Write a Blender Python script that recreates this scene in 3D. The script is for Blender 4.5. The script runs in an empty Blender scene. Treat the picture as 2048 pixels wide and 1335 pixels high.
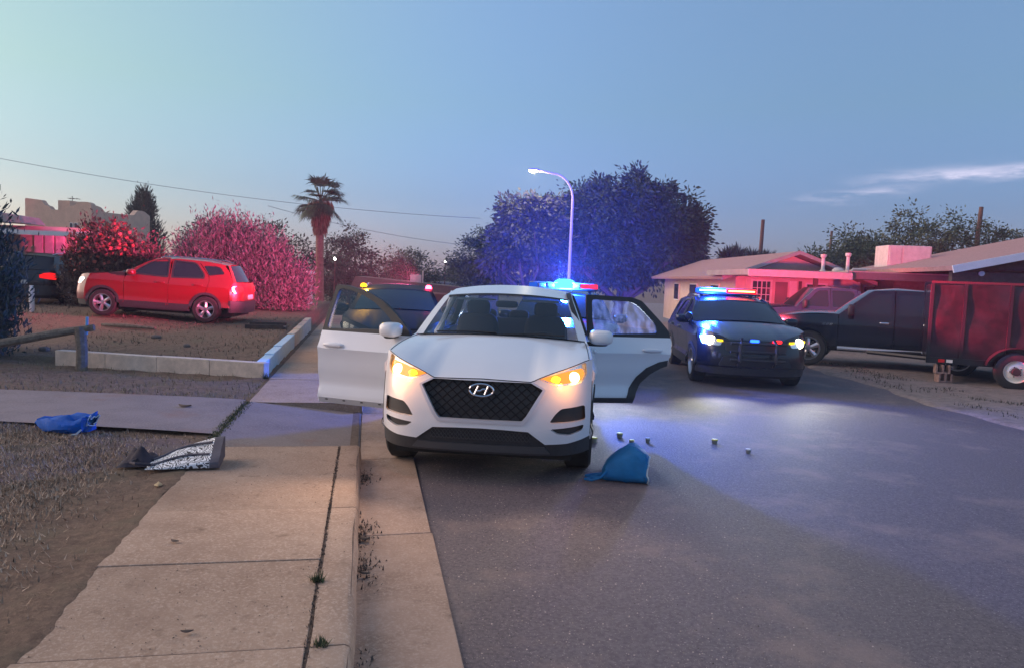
import bpy, bmesh, math, random
import numpy as np
from mathutils import Vector, Matrix
from mathutils.geometry import delaunay_2d_cdt

# ------------------------------------------------------------------ camera, sky, sun, exposure
sc = bpy.context.scene
COL = sc.collection
cam_data = bpy.data.cameras.new("camera")
cam = bpy.data.objects.new("camera", cam_data)
COL.objects.link(cam)
sc.camera = cam
cam_data.sensor_width = 36.0
cam_data.lens = 36.0 * 1480.0 / 2048.0
cam_data.clip_start = 0.05
cam_data.clip_end = 5000.0
PITCH, ROLL = math.atan(111.5 / 1480.0), math.radians(2.2)
cam.matrix_world = (Matrix.Translation((0, 0, 1.78)) @ Matrix.Rotation(math.radians(90) - PITCH, 4, 'X')
                    @ Matrix.Rotation(ROLL, 4, 'Z'))

SUN_EL, SUN_AZ = math.radians(8.0), math.radians(-63.0)      # afterglow low on the left
world = bpy.data.worlds.new("World")
sc.world = world
world.use_nodes = True
wn, wl = world.node_tree.nodes, world.node_tree.links
bg = wn["Background"]
sky = wn.new("ShaderNodeTexSky")
sky.sky_type = 'NISHITA'
sky.sun_disc = False
sky.sun_elevation = SUN_EL
sky.sun_rotation = SUN_AZ
sky.air_density = 1.3
sky.dust_density = 0.6
sky.ozone_density = 4.6
# two thin cloud streaks low on the right, ragged by noise
tc = wn.new("ShaderNodeTexCoord")
sep = wn.new("ShaderNodeSeparateXYZ")
wl.new(tc.outputs["Generated"], sep.inputs[0])
def wmath(op, a, b=None, c=None):
    n_ = wn.new("ShaderNodeMath"); n_.operation = op
    for i, v in enumerate((a, b, c)):
        if v is None: continue
        if isinstance(v, (int, float)): n_.inputs[i].default_value = v
        else: wl.new(v, n_.inputs[i])
    return n_.outputs[0]
ysafe = wmath('MAXIMUM', sep.outputs["Y"], 0.05)
cu = wmath('DIVIDE', sep.outputs["X"], ysafe)
cv = wmath('DIVIDE', sep.outputs["Z"], ysafe)
mp_ = wn.new("ShaderNodeMapping")
mp_.inputs["Rotation"].default_value = (0, math.radians(5), 0)
mp_.inputs["Scale"].default_value = (9.0, 9.0, 46.0)
wl.new(tc.outputs["Generated"], mp_.inputs["Vector"])
cn = wn.new("ShaderNodeTexNoise")
cn.inputs["Scale"].default_value = 1.5
cn.inputs["Detail"].default_value = 8.0
cn.inputs["Roughness"].default_value = 0.6
wl.new(mp_.outputs[0], cn.inputs["Vector"])
cov = None
for (u0, v0, u1, v1, wid, amt) in ((0.34, 0.1105, 0.58, 0.1500, 0.0060, 0.75), (0.41, 0.1430, 0.95, 0.2015, 0.0080, 1.1)):
    line = wmath('MULTIPLY_ADD', cu, (v1 - v0) / (u1 - u0), v0 - u0 * (v1 - v0) / (u1 - u0))
    dv = wmath('SUBTRACT', cv, line)
    dv = wmath('ADD', dv, wmath('MULTIPLY_ADD', cn.outputs["Fac"], 0.030, -0.015))
    q = wmath('DIVIDE', dv, wid)
    gauss = wmath('EXPONENT', wmath('MULTIPLY', wmath('MULTIPLY', q, q), -1.0))
    sm = wn.new("ShaderNodeMapRange"); sm.interpolation_type = 'SMOOTHSTEP'
    sm.inputs["From Min"].default_value = u0; sm.inputs["From Max"].default_value = u0 + 0.30 * (u1 - u0)
    wl.new(cu, sm.inputs["Value"])
    sm2 = wn.new("ShaderNodeMapRange"); sm2.interpolation_type = 'SMOOTHSTEP'
    sm2.inputs["From Min"].default_value = u1; sm2.inputs["From Max"].default_value = u0 + 0.55 * (u1 - u0)
    wl.new(cu, sm2.inputs["Value"])
    brk = wn.new("ShaderNodeMapRange"); brk.inputs["From Min"].default_value = 0.36; brk.inputs["From Max"].default_value = 0.60
    wl.new(cn.outputs["Fac"], brk.inputs["Value"])
    c_ = wmath('MULTIPLY', wmath('MULTIPLY', gauss, wmath('MULTIPLY', sm.outputs[0], sm2.outputs[0])), wmath('MULTIPLY', brk.outputs[0], amt))
    cov = c_ if cov is None else wmath('MAXIMUM', cov, c_)
mul2 = wn.new("ShaderNodeMath"); mul2.operation = 'MULTIPLY'; mul2.inputs[1].default_value = 0.55
wl.new(cov, mul2.inputs[0])
mix = wn.new("ShaderNodeMix"); mix.data_type = 'RGBA'
wl.new(mul2.outputs[0], mix.inputs["Factor"])
# camera white balance of the dusk sky: softer colour, less glare at the horizon, the same all round
hs = wn.new("ShaderNodeHueSaturation"); hs.inputs["Saturation"].default_value = 0.81
wl.new(sky.outputs[0], hs.inputs["Color"])
ramp = wn.new("ShaderNodeValToRGB")
re_ = ramp.color_ramp.elements
re_[0].position, re_[0].color = 0.0, (0.47, 0.46, 0.98, 1)
re_[1].position, re_[1].color = 0.60, (1.0, 1.0, 1.0, 1)
e = re_.new(0.10); e.color = (0.52, 0.53, 0.86, 1)
e = re_.new(0.22); e.color = (0.66, 0.68, 0.78, 1)
e = re_.new(0.42); e.color = (0.90, 0.90, 0.94, 1)
wl.new(sep.outputs["Z"], ramp.inputs["Fac"])
gain = wn.new("ShaderNodeMix"); gain.data_type = 'RGBA'; gain.blend_type = 'MULTIPLY'
gain.inputs["Factor"].default_value = 1.0
wl.new(hs.outputs[0], gain.inputs[6]); wl.new(ramp.outputs[0], gain.inputs[7])
# the sky turns paler and greener towards the set sun
dt = wn.new("ShaderNodeVectorMath"); dt.operation = 'DOT_PRODUCT'
wl.new(tc.outputs["Generated"], dt.inputs[0])
dt.inputs[1].default_value = (math.sin(SUN_AZ) * math.cos(SUN_EL), math.cos(SUN_AZ) * math.cos(SUN_EL), math.sin(SUN_EL))
gm = wn.new("ShaderNodeMapRange"); gm.interpolation_type = 'SMOOTHSTEP'
gm.inputs["From Min"].default_value = 0.42; gm.inputs["From Max"].default_value = 0.92
wl.new(dt.outputs["Value"], gm.inputs["Value"])
glow = wn.new("ShaderNodeMix"); glow.data_type = 'RGBA'; glow.blend_type = 'MULTIPLY'
wl.new(gm.outputs[0], glow.inputs["Factor"]); wl.new(gain.outputs[2], glow.inputs[6]); glow.inputs[7].default_value = (1.02, 0.97, 0.66, 1)
wl.new(glow.outputs[2], mix.inputs[6])
mix.inputs[7].default_value = (3.3, 3.0, 3.7, 1)
wl.new(mix.outputs[2], bg.inputs["Color"])
bg.inputs["Strength"].default_value = 0.15

sun_d = bpy.data.lights.new("sun", 'SUN')
sun_d.energy = 1.5
sun_d.angle = math.radians(60)
sun_d.color = (1.0, 0.72, 0.58)
sun = bpy.data.objects.new("sun", sun_d)
COL.objects.link(sun)
GLOW_EL = SUN_EL + math.radians(13)             # broad afterglow disc, centred just above the set sun
GLOW_AZ = SUN_AZ - math.radians(24)             # and reaching round to our left
sdir = Vector((math.sin(GLOW_AZ) * math.cos(GLOW_EL), math.cos(GLOW_AZ) * math.cos(GLOW_EL), math.sin(GLOW_EL)))
sun.rotation_euler = (-sdir).to_track_quat('-Z', 'Y').to_euler()

sc.view_settings.view_transform = 'Standard'
sc.view_settings.look = 'None'
sc.view_settings.exposure = 1.15
sc.view_settings.gamma = 1.0
sc.cycles.use_denoising = True
sc.cycles.max_bounces = 6
sc.cycles.transparent_max_bounces = 12
sc.cycles.sample_clamp_indirect = 4.0

R = math.radians
rng = np.random.default_rng(7)
random.seed(7)

# ------------------------------------------------------------------ materials
MATS = {}
def M(name, col, rough=0.6, metal=0.0, var=0.0, scale=8.0, bump=0.0, bscale=60.0, spec=0.5, coat=0.0, col2=None, island=0.0, trans=0.0):
    """Principled material: colour varied by noise (object space), fine bump relief."""
    if name in MATS: return MATS[name]
    m = bpy.data.materials.new(name); m.use_nodes = True
    n, l = m.node_tree.nodes, m.node_tree.links
    b = n["Principled BSDF"]
    b.inputs["Roughness"].default_value = rough
    b.inputs["Metallic"].default_value = metal
    b.inputs["Specular IOR Level"].default_value = spec
    b.inputs["Coat Weight"].default_value = coat
    b.inputs["Coat Roughness"].default_value = 0.08
    b.inputs["Base Color"].default_value = (*col, 1)
    tcn = n.new("ShaderNodeTexCoord")
    last = None
    if var > 0 or col2 is not None:
        ns = n.new("ShaderNodeTexNoise"); ns.inputs["Scale"].default_value = scale; ns.inputs["Detail"].default_value = 6
        ns.inputs["Roughness"].default_value = 0.62
        l.new(tcn.outputs["Object"], ns.inputs["Vector"])
        rp = n.new("ShaderNodeValToRGB")
        c2 = col2 if col2 is not None else tuple(c * (1 - var) for c in col)
        c1 = col if col2 is not None else tuple(min(1, c * (1 + var)) for c in col)
        rp.color_ramp.elements[0].position = 0.32; rp.color_ramp.elements[0].color = (*c2, 1)
        rp.color_ramp.elements[1].position = 0.68; rp.color_ramp.elements[1].color = (*c1, 1)
        l.new(ns.outputs["Fac"], rp.inputs["Fac"])
        last = rp.outputs["Color"]
    if island > 0:
        g = n.new("ShaderNodeNewGeometry")
        hv = n.new("ShaderNodeHueSaturation")
        mr = n.new("ShaderNodeMapRange"); mr.inputs["To Min"].default_value = 1 - island; mr.inputs["To Max"].default_value = 1 + island
        l.new(g.outputs["Random Per Island"], mr.inputs["Value"]); l.new(mr.outputs[0], hv.inputs["Value"])
        if last: l.new(last, hv.inputs["Color"])
        else: hv.inputs["Color"].default_value = (*col, 1)
        last = hv.outputs["Color"]
    if last: l.new(last, b.inputs["Base Color"])
    if bump > 0:
        nb = n.new("ShaderNodeTexNoise"); nb.inputs["Scale"].default_value = bscale; nb.inputs["Detail"].default_value = 5
        l.new(tcn.outputs["Object"], nb.inputs["Vector"])
        bm_ = n.new("ShaderNodeBump"); bm_.inputs["Strength"].default_value = bump; bm_.inputs["Distance"].default_value = 0.02
        l.new(nb.outputs["Fac"], bm_.inputs["Height"]); l.new(bm_.outputs["Normal"], b.inputs["Normal"])
    MATS[name] = m
    return m

def ME(name, col, strength):
    if name in MATS: return MATS[name]
    m = bpy.data.materials.new(name); m.use_nodes = True
    n, l = m.node_tree.nodes, m.node_tree.links
    n.remove(n["Principled BSDF"])
    em = n.new("ShaderNodeEmission"); em.inputs[0].default_value = (*col, 1); em.inputs[1].default_value = strength
    l.new(em.outputs[0], n["Material Output"].inputs[0])
    MATS[name] = m
    return m

def MG(name, tint, refl=1.0, rough=0.02):
    """Thin glass: tinted see-through with a Fresnel reflection."""
    if name in MATS: return MATS[name]
    m = bpy.data.materials.new(name); m.use_nodes = True
    n, l = m.node_tree.nodes, m.node_tree.links
    n.remove(n["Principled BSDF"])
    t = n.new("ShaderNodeBsdfTransparent"); t.inputs[0].default_value = (*tint, 1)
    g = n.new("ShaderNodeBsdfGlossy"); g.inputs["Roughness"].default_value = rough; g.inputs["Color"].default_value = (refl, refl, refl, 1)
    lw_ = n.new("ShaderNodeLayerWeight"); lw_.inputs["Blend"].default_value = 0.5
    pw_ = n.new("ShaderNodeMath"); pw_.operation = 'POWER'; pw_.inputs[1].default_value = 5.0
    l.new(lw_.outputs["Facing"], pw_.inputs[0])
    f = n.new("ShaderNodeMapRange"); f.inputs["To Min"].default_value = 0.06; f.inputs["To Max"].default_value = 1.0
    l.new(pw_.outputs[0], f.inputs["Value"])
    x = n.new("ShaderNodeMixShader")
    l.new(f.outputs[0], x.inputs[0]); l.new(t.outputs[0], x.inputs[1]); l.new(g.outputs[0], x.inputs[2])
    l.new(x.outputs[0], n["Material Output"].inputs[0])
    MATS[name] = m
    return m

# ------------------------------------------------------------------ objects
def tag(o, label=None, cat=None, group=None, kind=None):
    if label: o["label"] = label
    if cat: o["category"] = cat
    if group: o["group"] = group
    if kind: o["kind"] = kind
    return o

def empty(name, loc=(0, 0, 0), rz=0.0, label=None, cat=None, group=None, scale=1.0):
    o = bpy.data.objects.new(name, None); COL.objects.link(o)
    o.location = loc; o.rotation_euler = (0, 0, rz); o.scale = (scale,) * 3
    o.empty_display_size = 0.2
    return tag(o, label, cat, group)

class MB:
    """Collects faces of ONE piece, then links them as one mesh object."""
    def __init__(s): s.v, s.f, s.m = [], [], []
    def add(s, vs, fs, mi=0):
        o = len(s.v); s.v.extend([tuple(p) for p in vs])
        s.f.extend([tuple(i + o for i in f) for f in fs]); s.m.extend([mi] * len(fs)); return s
    def box(s, x0, x1, y0, y1, z0, z1, mi=0):
        vs = [(x, y, z) for x in (x0, x1) for y in (y0, y1) for z in (z0, z1)]
        return s.add(vs, [(0, 1, 3, 2), (4, 6, 7, 5), (0, 4, 5, 1), (2, 3, 7, 6), (0, 2, 6, 4), (1, 5, 7, 3)], mi)
    def tube(s, pts, rad, n=8, cap=True, mi=0):
        pts = [Vector(p) for p in pts]
        if not hasattr(rad, '__len__'): rad = [rad] * len(pts)
        rings = []; ref = Vector((0, 0, 1))
        for i, p in enumerate(pts):
            d = (pts[min(i + 1, len(pts) - 1)] - pts[max(i - 1, 0)]).normalized()
            a = ref if abs(d.dot(ref)) < 0.95 else Vector((1, 0, 0))
            u = d.cross(a).normalized(); w = d.cross(u)
            rings.append([p + (u * math.cos(2 * math.pi * k / n) + w * math.sin(2 * math.pi * k / n)) * rad[i] for k in range(n)])
        vs = [q for r_ in rings for q in r_]; fs = []
        for i in range(len(pts) - 1):
            for k in range(n):
                fs.append((i * n + k, i * n + (k + 1) % n, (i + 1) * n + (k + 1) % n, (i + 1) * n + k))
        if cap: fs += [tuple(range(n - 1, -1, -1)), tuple((len(pts) - 1) * n + k for k in range(n))]
        return s.add(vs, fs, mi)
    def lathe(s, prof, axis='z', n=24, c=(0, 0, 0), mi=0):
        vs, fs = [], []
        for (r_, h) in prof:
            for k in range(n):
                a = 2 * math.pi * k / n; p, q = r_ * math.cos(a), r_ * math.sin(a)
                vs.append({'z': (c[0] + p, c[1] + q, c[2] + h), 'x': (c[0] + h, c[1] + p, c[2] + q), 'y': (c[0] + p, c[1] + h, c[2] + q)}[axis])
        for i in range(len(prof) - 1):
            for k in range(n):
                fs.append((i * n + k, i * n + (k + 1) % n, (i + 1) * n + (k + 1) % n, (i + 1) * n + k))
        return s.add(vs, fs, mi)
    def blob(s, c, r_, p=4.0, n=10, m=14, mi=0):
        """Super-ellipsoid: a soft-cornered box."""
        vs, fs = [], []
        sg = lambda t, e_: math.copysign(abs(t) ** e_, t)
        e_ = 2.0 / p
        for i in range(n + 1):
            a = -math.pi / 2 + math.pi * i / n
            for k in range(m):
                b_ = 2 * math.pi * (k + .5) / m
                vs.append((c[0] + r_[0] * sg(math.cos(a), e_) * sg(math.cos(b_), e_), c[1] + r_[1] * sg(math.cos(a), e_) * sg(math.sin(b_), e_), c[2] + r_[2] * sg(math.sin(a), e_)))
        for i in range(n):
            for k in range(m):
                fs.append((i * m + k, i * m + (k + 1) % m, (i + 1) * m + (k + 1) % m, (i + 1) * m + k))
        return s.add(vs, fs, mi)
    def prism(s, poly, f0, f1, mi=0):
        """Extrude a 2-D polygon between two maps (u,v)->(x,y,z)."""
        n = len(poly); vs = [f0(*p) for p in poly] + [f1(*p) for p in poly]
        fs = [tuple(range(n)), tuple(range(2 * n - 1, n - 1, -1))] + [(i, i + n, (i + 1) % n + n, (i + 1) % n) for i in range(n)]
        return s.add(vs, fs, mi)
    def grid(s, nu, nv, fn, mi=0, wrap=False):
        vs = [fn(i / nu, j / nv) for i in range(nu + 1) for j in range(nv + 1)]
        fs = [(i * (nv + 1) + j, (i + 1) * (nv + 1) + j, (i + 1) * (nv + 1) + j + 1, i * (nv + 1) + j + 1) for i in range(nu) for j in range(nv)]
        return s.add(vs, fs, mi)
    def build(s, name, mats, parent=None, smooth=False, bevel=0.0, xf=None):
        if xf: s.v = [tuple(xf(*p)) for p in s.v]
        me = bpy.data.meshes.new(name); me.from_pydata(s.v, [], s.f)
        if not isinstance(mats, (list, tuple)): mats = [mats]
        for m in mats: me.materials.append(m)
        if len(mats) > 1: me.polygons.foreach_set("material_index", s.m)
        if smooth:
            me.polygons.foreach_set("use_smooth", [True] * len(me.polygons))
            if smooth != 'all':
                try: me.set_sharp_from_angle(angle=R(38))
                except Exception: pass
        me.update()
        o = bpy.data.objects.new(name, me); COL.objects.link(o); o.parent = parent
        if bevel > 0:
            md = o.modifiers.new("bevel", 'BEVEL'); md.width = bevel; md.segments = 2; md.limit_method = 'ANGLE'; md.angle_limit = R(40)
        return o

def raw_mesh(name, V, F, mats, parent=None, smooth=False):
    """Fast mesh from numpy arrays; F is (n,k) of one polygon size."""
    me = bpy.data.meshes.new(name)
    V = np.asarray(V, np.float32); F = np.asarray(F, np.int32); k = F.shape[1]
    me.vertices.add(len(V)); me.vertices.foreach_set("co", V.ravel())
    me.loops.add(F.size); me.loops.foreach_set("vertex_index", F.ravel())
    me.polygons.add(len(F)); me.polygons.foreach_set("loop_start", np.arange(0, F.size, k, dtype=np.int32))
    me.polygons.foreach_set("loop_total", np.full(len(F), k, np.int32))
    if smooth: me.polygons.foreach_set("use_smooth", np.ones(len(F), bool))
    if not isinstance(mats, (list, tuple)): mats = [mats]
    for m in mats: me.materials.append(m)
    me.update(calc_edges=True); me.validate()
    o = bpy.data.objects.new(name, me); COL.objects.link(o); o.parent = parent
    return o

def lamp(name, kind, loc, energy, col, parent=None, target=None, size=0.1, angle=60, blend=0.5):
    d = bpy.data.lights.new(name, kind); d.energy = energy; d.color = col
    if kind == 'SPOT': d.spot_size = R(angle); d.spot_blend = blend
    if kind in ('SPOT', 'POINT'): d.shadow_soft_size = size
    o = bpy.data.objects.new(name, d); COL.objects.link(o); o.location = loc
    if target is not None:
        o.rotation_euler = (Vector(target) - Vector(loc)).to_track_quat('-Z', 'Y').to_euler()
    if parent: 
        o.parent = parent
        o.matrix_parent_inverse = parent.matrix_basis.inverted()
    return o

def inside(p, loops):
    c = False; x, y = p
    for L in loops:
        n = len(L); j = n - 1
        for i in range(n):
            (xi, yi), (xj, yj) = L[i], L[j]
            if (yi > y) != (yj > y) and x < (xj - xi) * (y - yi) / (yj - yi) + xi: c = not c
            j = i
    return c

def resample(L, res):
    out = []
    for i in range(len(L)):
        a, b_ = L[i], L[(i + 1) % len(L)]
        d = math.hypot(b_[0] - a[0], b_[1] - a[1])
        if d < 1e-6: continue
        k = max(1, int(math.ceil(d / res)))
        out += [(a[0] + (b_[0] - a[0]) * t / k, a[1] + (b_[1] - a[1]) * t / k) for t in range(k)]
    return out

def rnd(poly, r_=0.03, n=4):
    """Round the corners of a polygon."""
    out = []; N = len(poly)
    for i in range(N):
        p0, p, p1 = Vector(poly[i - 1]), Vector(poly[i]), Vector(poly[(i + 1) % N])
        d0, d1 = (p0 - p).length, (p1 - p).length
        r0, r1 = min(r_, d0 * .45), min(r_, d1 * .45)
        if d0 < 1e-6 or d1 < 1e-6: continue
        a, b_ = p + (p0 - p) * (r0 / d0), p + (p1 - p) * (r1 / d1)
        for k in range(n + 1):
            t = k / n; q = a * (1 - t) ** 2 + p * 2 * t * (1 - t) + b_ * t * t; out.append((q.x, q.y))
    return out

def clip(poly, axis, val, keep):
    """Cut a polygon at u=val (axis 0) keeping one side."""
    out = []; n = len(poly)
    ins = lambda p: (p[axis] >= val) if keep > 0 else (p[axis] <= val)
    for i in range(n):
        a, b_ = poly[i], poly[(i + 1) % n]
        if ins(a): out.append(a)
        if ins(a) != ins(b_):
            t = (val - a[axis]) / (b_[axis] - a[axis]); out.append((a[0] + (b_[0] - a[0]) * t, a[1] + (b_[1] - a[1]) * t))
    return out

def panel(mb, outer, holes, mp, off=0.0, thick=0.02, res=0.08, mi=0):
    """A sheet-metal panel: a 2-D outline with holes laid on a curved surface, with a turned-in rim."""
    loops = [resample(L, res) for L in [outer] + list(holes)]
    pts, edges = [], []
    for L in loops:
        o = len(pts); pts += L; edges += [(o + i, o + (i + 1) % len(L)) for i in range(len(L))]
    nb = len(pts)
    us = [p[0] for p in loops[0]]; vs_ = [p[1] for p in loops[0]]
    allp = np.array(pts)
    u = min(us) + res * .5
    while u < max(us):
        v = min(vs_) + res * .5
        while v < max(vs_):
            if inside((u, v), loops) and np.min(np.abs(allp - (u, v)).max(1)) > res * .35: pts.append((u, v))
            v += res
        u += res
    r_ = delaunay_2d_cdt([Vector(p) for p in pts], edges, [], 0, 1e-5)
    V2, F2 = r_[0], r_[2]
    V3 = [mp(p.x, p.y, off) for p in V2]
    F3 = []
    for f in F2:
        cx = sum(V2[i].x for i in f) / len(f); cy = sum(V2[i].y for i in f) / len(f)
        if inside((cx, cy), loops): F3.append(tuple(f))
    mb.add(V3, F3, mi)
    if thick:
        for L in loops:
            n = len(L); vv = [mp(p[0], p[1], off) for p in L] + [mp(p[0], p[1], off + thick) for p in L]
            mb.add(vv, [(i, (i + 1) % n, (i + 1) % n + n, i + n) for i in range(n)], mi)
    return mb

def sstep(a, b_, x):
    t = min(1, max(0, (x - a) / (b_ - a))); return t * t * (3 - 2 * t)
def npss(a, b_, x):
    t = np.clip((x - a) / (b_ - a), 0, 1); return t * t * (3 - 2 * t)

# ------------------------------------------------------------------ surface materials
def ground_mat(name, cols, scales, bump=0.5, bscale=25.0, rough=0.9, speck=None):
    """Layered noise ground: cols[0] base, each next colour blended in by its own noise (scale, low, high)."""
    m = bpy.data.materials.new(name); m.use_nodes = True
    n, l = m.node_tree.nodes, m.node_tree.links
    b = n["Principled BSDF"]; b.inputs["Roughness"].default_value = rough; b.inputs["Specular IOR Level"].default_value = 0.3
    tcn = n.new("ShaderNodeTexCoord")
    rgb = n.new("ShaderNodeRGB"); rgb.outputs[0].default_value = (*cols[0], 1); last = rgb.outputs[0]
    for c, (s_, lo, hi) in zip(cols[1:], scales):
        ns = n.new("ShaderNodeTexNoise"); ns.inputs["Scale"].default_value = s_; ns.inputs["Detail"].default_value = 8; ns.inputs["Roughness"].default_value = 0.65
        l.new(tcn.outputs["Object"], ns.inputs["Vector"])
        mr = n.new("ShaderNodeMapRange"); mr.inputs["From Min"].default_value = lo; mr.inputs["From Max"].default_value = hi
        l.new(ns.outputs["Fac"], mr.inputs["Value"])
        mx = n.new("ShaderNodeMix"); mx.data_type = 'RGBA'
        l.new(mr.outputs[0], mx.inputs["Factor"]); l.new(last, mx.inputs[6]); mx.inputs[7].default_value = (*c, 1)
        last = mx.outputs[2]
    if speck:                            # each slab cast a little lighter or darker
        oi = n.new("ShaderNodeObjectInfo"); mr_ = n.new("ShaderNodeMapRange"); mr_.inputs["To Min"].default_value = 1 - speck; mr_.inputs["To Max"].default_value = 1 + speck
        hv_ = n.new("ShaderNodeHueSaturation"); l.new(oi.outputs["Random"], mr_.inputs["Value"]); l.new(mr_.outputs[0], hv_.inputs["Value"]); l.new(last, hv_.inputs["Color"]); last = hv_.outputs[0]
    l.new(last, b.inputs["Base Color"])
    nb = n.new("ShaderNodeTexNoise"); nb.inputs["Scale"].default_value = bscale; nb.inputs["Detail"].default_value = 9; nb.inputs["Roughness"].default_value = 0.7
    l.new(tcn.outputs["Object"], nb.inputs["Vector"])
    bm_ = n.new("ShaderNodeBump"); bm_.inputs["Strength"].default_value = bump; bm_.inputs["Distance"].default_value = 0.02
    l.new(nb.outputs["Fac"], bm_.inputs["Height"]); l.new(bm_.outputs["Normal"], b.inputs["Normal"])
    MATS[name] = m
    return m

m_asphalt = ground_mat("asphalt", [(0.175, 0.150, 0.162), (0.100, 0.084, 0.097), (0.36, 0.315, 0.31), (0.29, 0.225, 0.20)],
                       [(45, 0.38, 0.60), (90, 0.57, 0.65), (0.9, 0.52, 0.74)], bump=0.9, bscale=95, rough=0.70)
m_conc = ground_mat("concrete", [(0.44, 0.31, 0.225), (0.33, 0.222, 0.158), (0.52, 0.39, 0.30), (0.22, 0.145, 0.10), (0.27, 0.18, 0.13)],
                    [(1.6, 0.36, 0.64), (60, 0.48, 0.66), (7.0, 0.58, 0.74), (0.7, 0.55, 0.75)], bump=0.4, bscale=150, rough=0.85, speck=.09)
m_conc2 = ground_mat("gutter_concrete", [(0.40, 0.285, 0.22), (0.28, 0.19, 0.14), (0.46, 0.35, 0.28), (0.17, 0.115, 0.085)],
                     [(2.4, 0.40, 0.66), (60, 0.48, 0.68), (5.0, 0.60, 0.76)], bump=0.3, bscale=120, rough=0.85, speck=.08)
m_drive = ground_mat("driveway_concrete", [(0.25, 0.20, 0.185), (0.18, 0.145, 0.135), (0.31, 0.26, 0.24), (0.26, 0.15, 0.11)],
                     [(2.0, 0.42, 0.70), (50, 0.48, 0.68), (0.9, 0.56, 0.74)], bump=0.25, bscale=120, rough=0.85)
m_dirt = ground_mat("dry_dirt", [(0.21, 0.14, 0.10), (0.13, 0.085, 0.062), (0.29, 0.195, 0.135), (0.15, 0.12, 0.08)],
                    [(14, 0.40, 0.62), (45, 0.52, 0.70), (2.2, 0.50, 0.72)], bump=1.0, bscale=45)
m_gravel = ground_mat("gravel_yard", [(0.27, 0.22, 0.20), (0.17, 0.14, 0.13), (0.34, 0.28, 0.25), (0.13, 0.11, 0.10)],
                      [(8, 0.42, 0.66), (50, 0.50, 0.70), (1.1, 0.58, 0.72)], bump=0.9, bscale=55)
m_joint = M("joint_dirt", (0.115, 0.078, 0.058), 0.95, var=0.45, scale=25)
m_weed = M("weed_green", (0.06, 0.075, 0.03), 0.8, island=0.4)
m_straw = M("straw", (0.34, 0.25, 0.18), 0.9, island=0.75)

# ------------------------------------------------------------------ street frame: a runs up the street along the kerb face, b to the right
S2 = np.array([-0.194, 0.981]); N2 = np.array([0.981, 0.194]); C0 = np.array([-0.62, 2.96])
def st(a, b, z=0.0):
    p = C0 + a * S2 + b * N2; return (float(p[0]), float(p[1]), z)
def zdip(Y): return -1.5 * sstep(30, 62, Y)
def npdip(Y): return -1.5 * npss(30, 62, Y)

# base sheet to the horizon
g = MB(); g.add([(-2500, -600, -1.62), (2500, -600, -1.62), (2500, 4000, -1.62), (-2500, 4000, -1.62)], [(0, 1, 2, 3)])
tag(g.build("ground", m_dirt), kind="structure")

def redge(Y):
    return 6.75 - 5.2 * npss(19, 44, np.asarray(Y, float)) - 0.196 * np.maximum(0, np.asarray(Y, float) - 40)
# road: from the gutter edge (b=.51) to under the right yard edge
Ys = np.concatenate([np.linspace(-8, 20, 57), np.linspace(20.5, 120, 80)])
V, F = [], []
NX = 12
for i, Y in enumerate(Ys):
    a = (Y - C0[1]) / 0.981                      # left edge point of row
    xl = C0[0] - 0.194 * a + 0.51 * 1.0195
    xr = float(redge(Y)) + 0.5
    for j in range(NX + 1):
        X = xl + (xr - xl) * j / NX
        V.append((X, Y, float(zdip(Y)) + 0.03 * math.sin(math.pi * j / NX)))
        if i and j: k = i * (NX + 1) + j; F.append((k - NX - 2, k - NX - 1, k, k - 1))
road = raw_mesh("road", V, F, m_asphalt, smooth=True); tag(road, kind="structure")

# right yard: dirt and gravel, rising gently from the road edge
us = np.concatenate([np.linspace(0, 4, 41), np.linspace(4.4, 12, 20), np.linspace(13, 90, 20)])
Yr = np.concatenate([np.linspace(-8, 30, 153), np.linspace(31, 120, 40)])
UU, YY = np.meshgrid(us, Yr, indexing='ij')
XX = redge(YY) + UU - 0.12 * np.sin(YY * 1.7) * np.exp(-UU * 2) - 0.06 * np.sin(YY * 4.9 + 1) * np.exp(-UU * 3)
ZZ = npdip(YY) + 0.012 + 0.03 * npss(0, 0.25, UU) + 0.03 * npss(0.4, 3.5, UU) + 0.012 * np.sin(XX * 3.1 + YY * 2.3) * npss(0.1, 1, UU)
ZZ[0, :] = npdip(YY[0, :]) - 0.04
nu, nv = UU.shape
idx = np.arange(nu * nv).reshape(nu, nv)
F = np.stack([idx[:-1, :-1], idx[1:, :-1], idx[1:, 1:], idx[:-1, 1:]], -1).reshape(-1, 4)
ry = raw_mesh("gravel_yard", np.stack([XX, YY, ZZ], -1).reshape(-1, 3), F, m_gravel, smooth=True); tag(ry, kind="structure")

# left yards
def lz(a, b):
    Y = C0[1] + a * 0.981 + b * 0.194
    q = a - (8.72 + (-b - 1.5) * 0.40)
    inner = npss(-1.60, -1.74, b) if False else np.clip((-1.58 - b) / 0.12, 0, 1)
    rise = (0.11 * npss(0.0, 0.14, q) + 0.31 * npss(0, 7.5, q)) * inner
    soft = npss(-6.4, -5.0, b)                      # left of the wall the bank is a soft slope
    rise2 = 0.42 * npss(-1.5, 7.5, q)
    z = 0.122 + rise * soft + rise2 * (1 - soft) - 0.11 * npss(-6.6, -3.6, b) * npss(3.0, 6.0, q) * inner
    return z + npdip(Y) + 0.010 * np.sin(a * 5 + b * 3) + 0.008 * np.sin(a * 11.3 - b * 7.7)
aa = np.concatenate([np.linspace(-9, 7.8, 113), np.linspace(7.9, 12, 83), np.linspace(12.3, 40, 90), np.linspace(41, 120, 30)])
bb = -np.concatenate([np.linspace(1.37, 2.0, 13), np.linspace(2.1, 9, 60), np.linspace(9.3, 30, 50), np.linspace(32, 110, 20)])
AA, BB = np.meshgrid(aa, bb, indexing='ij')
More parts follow.
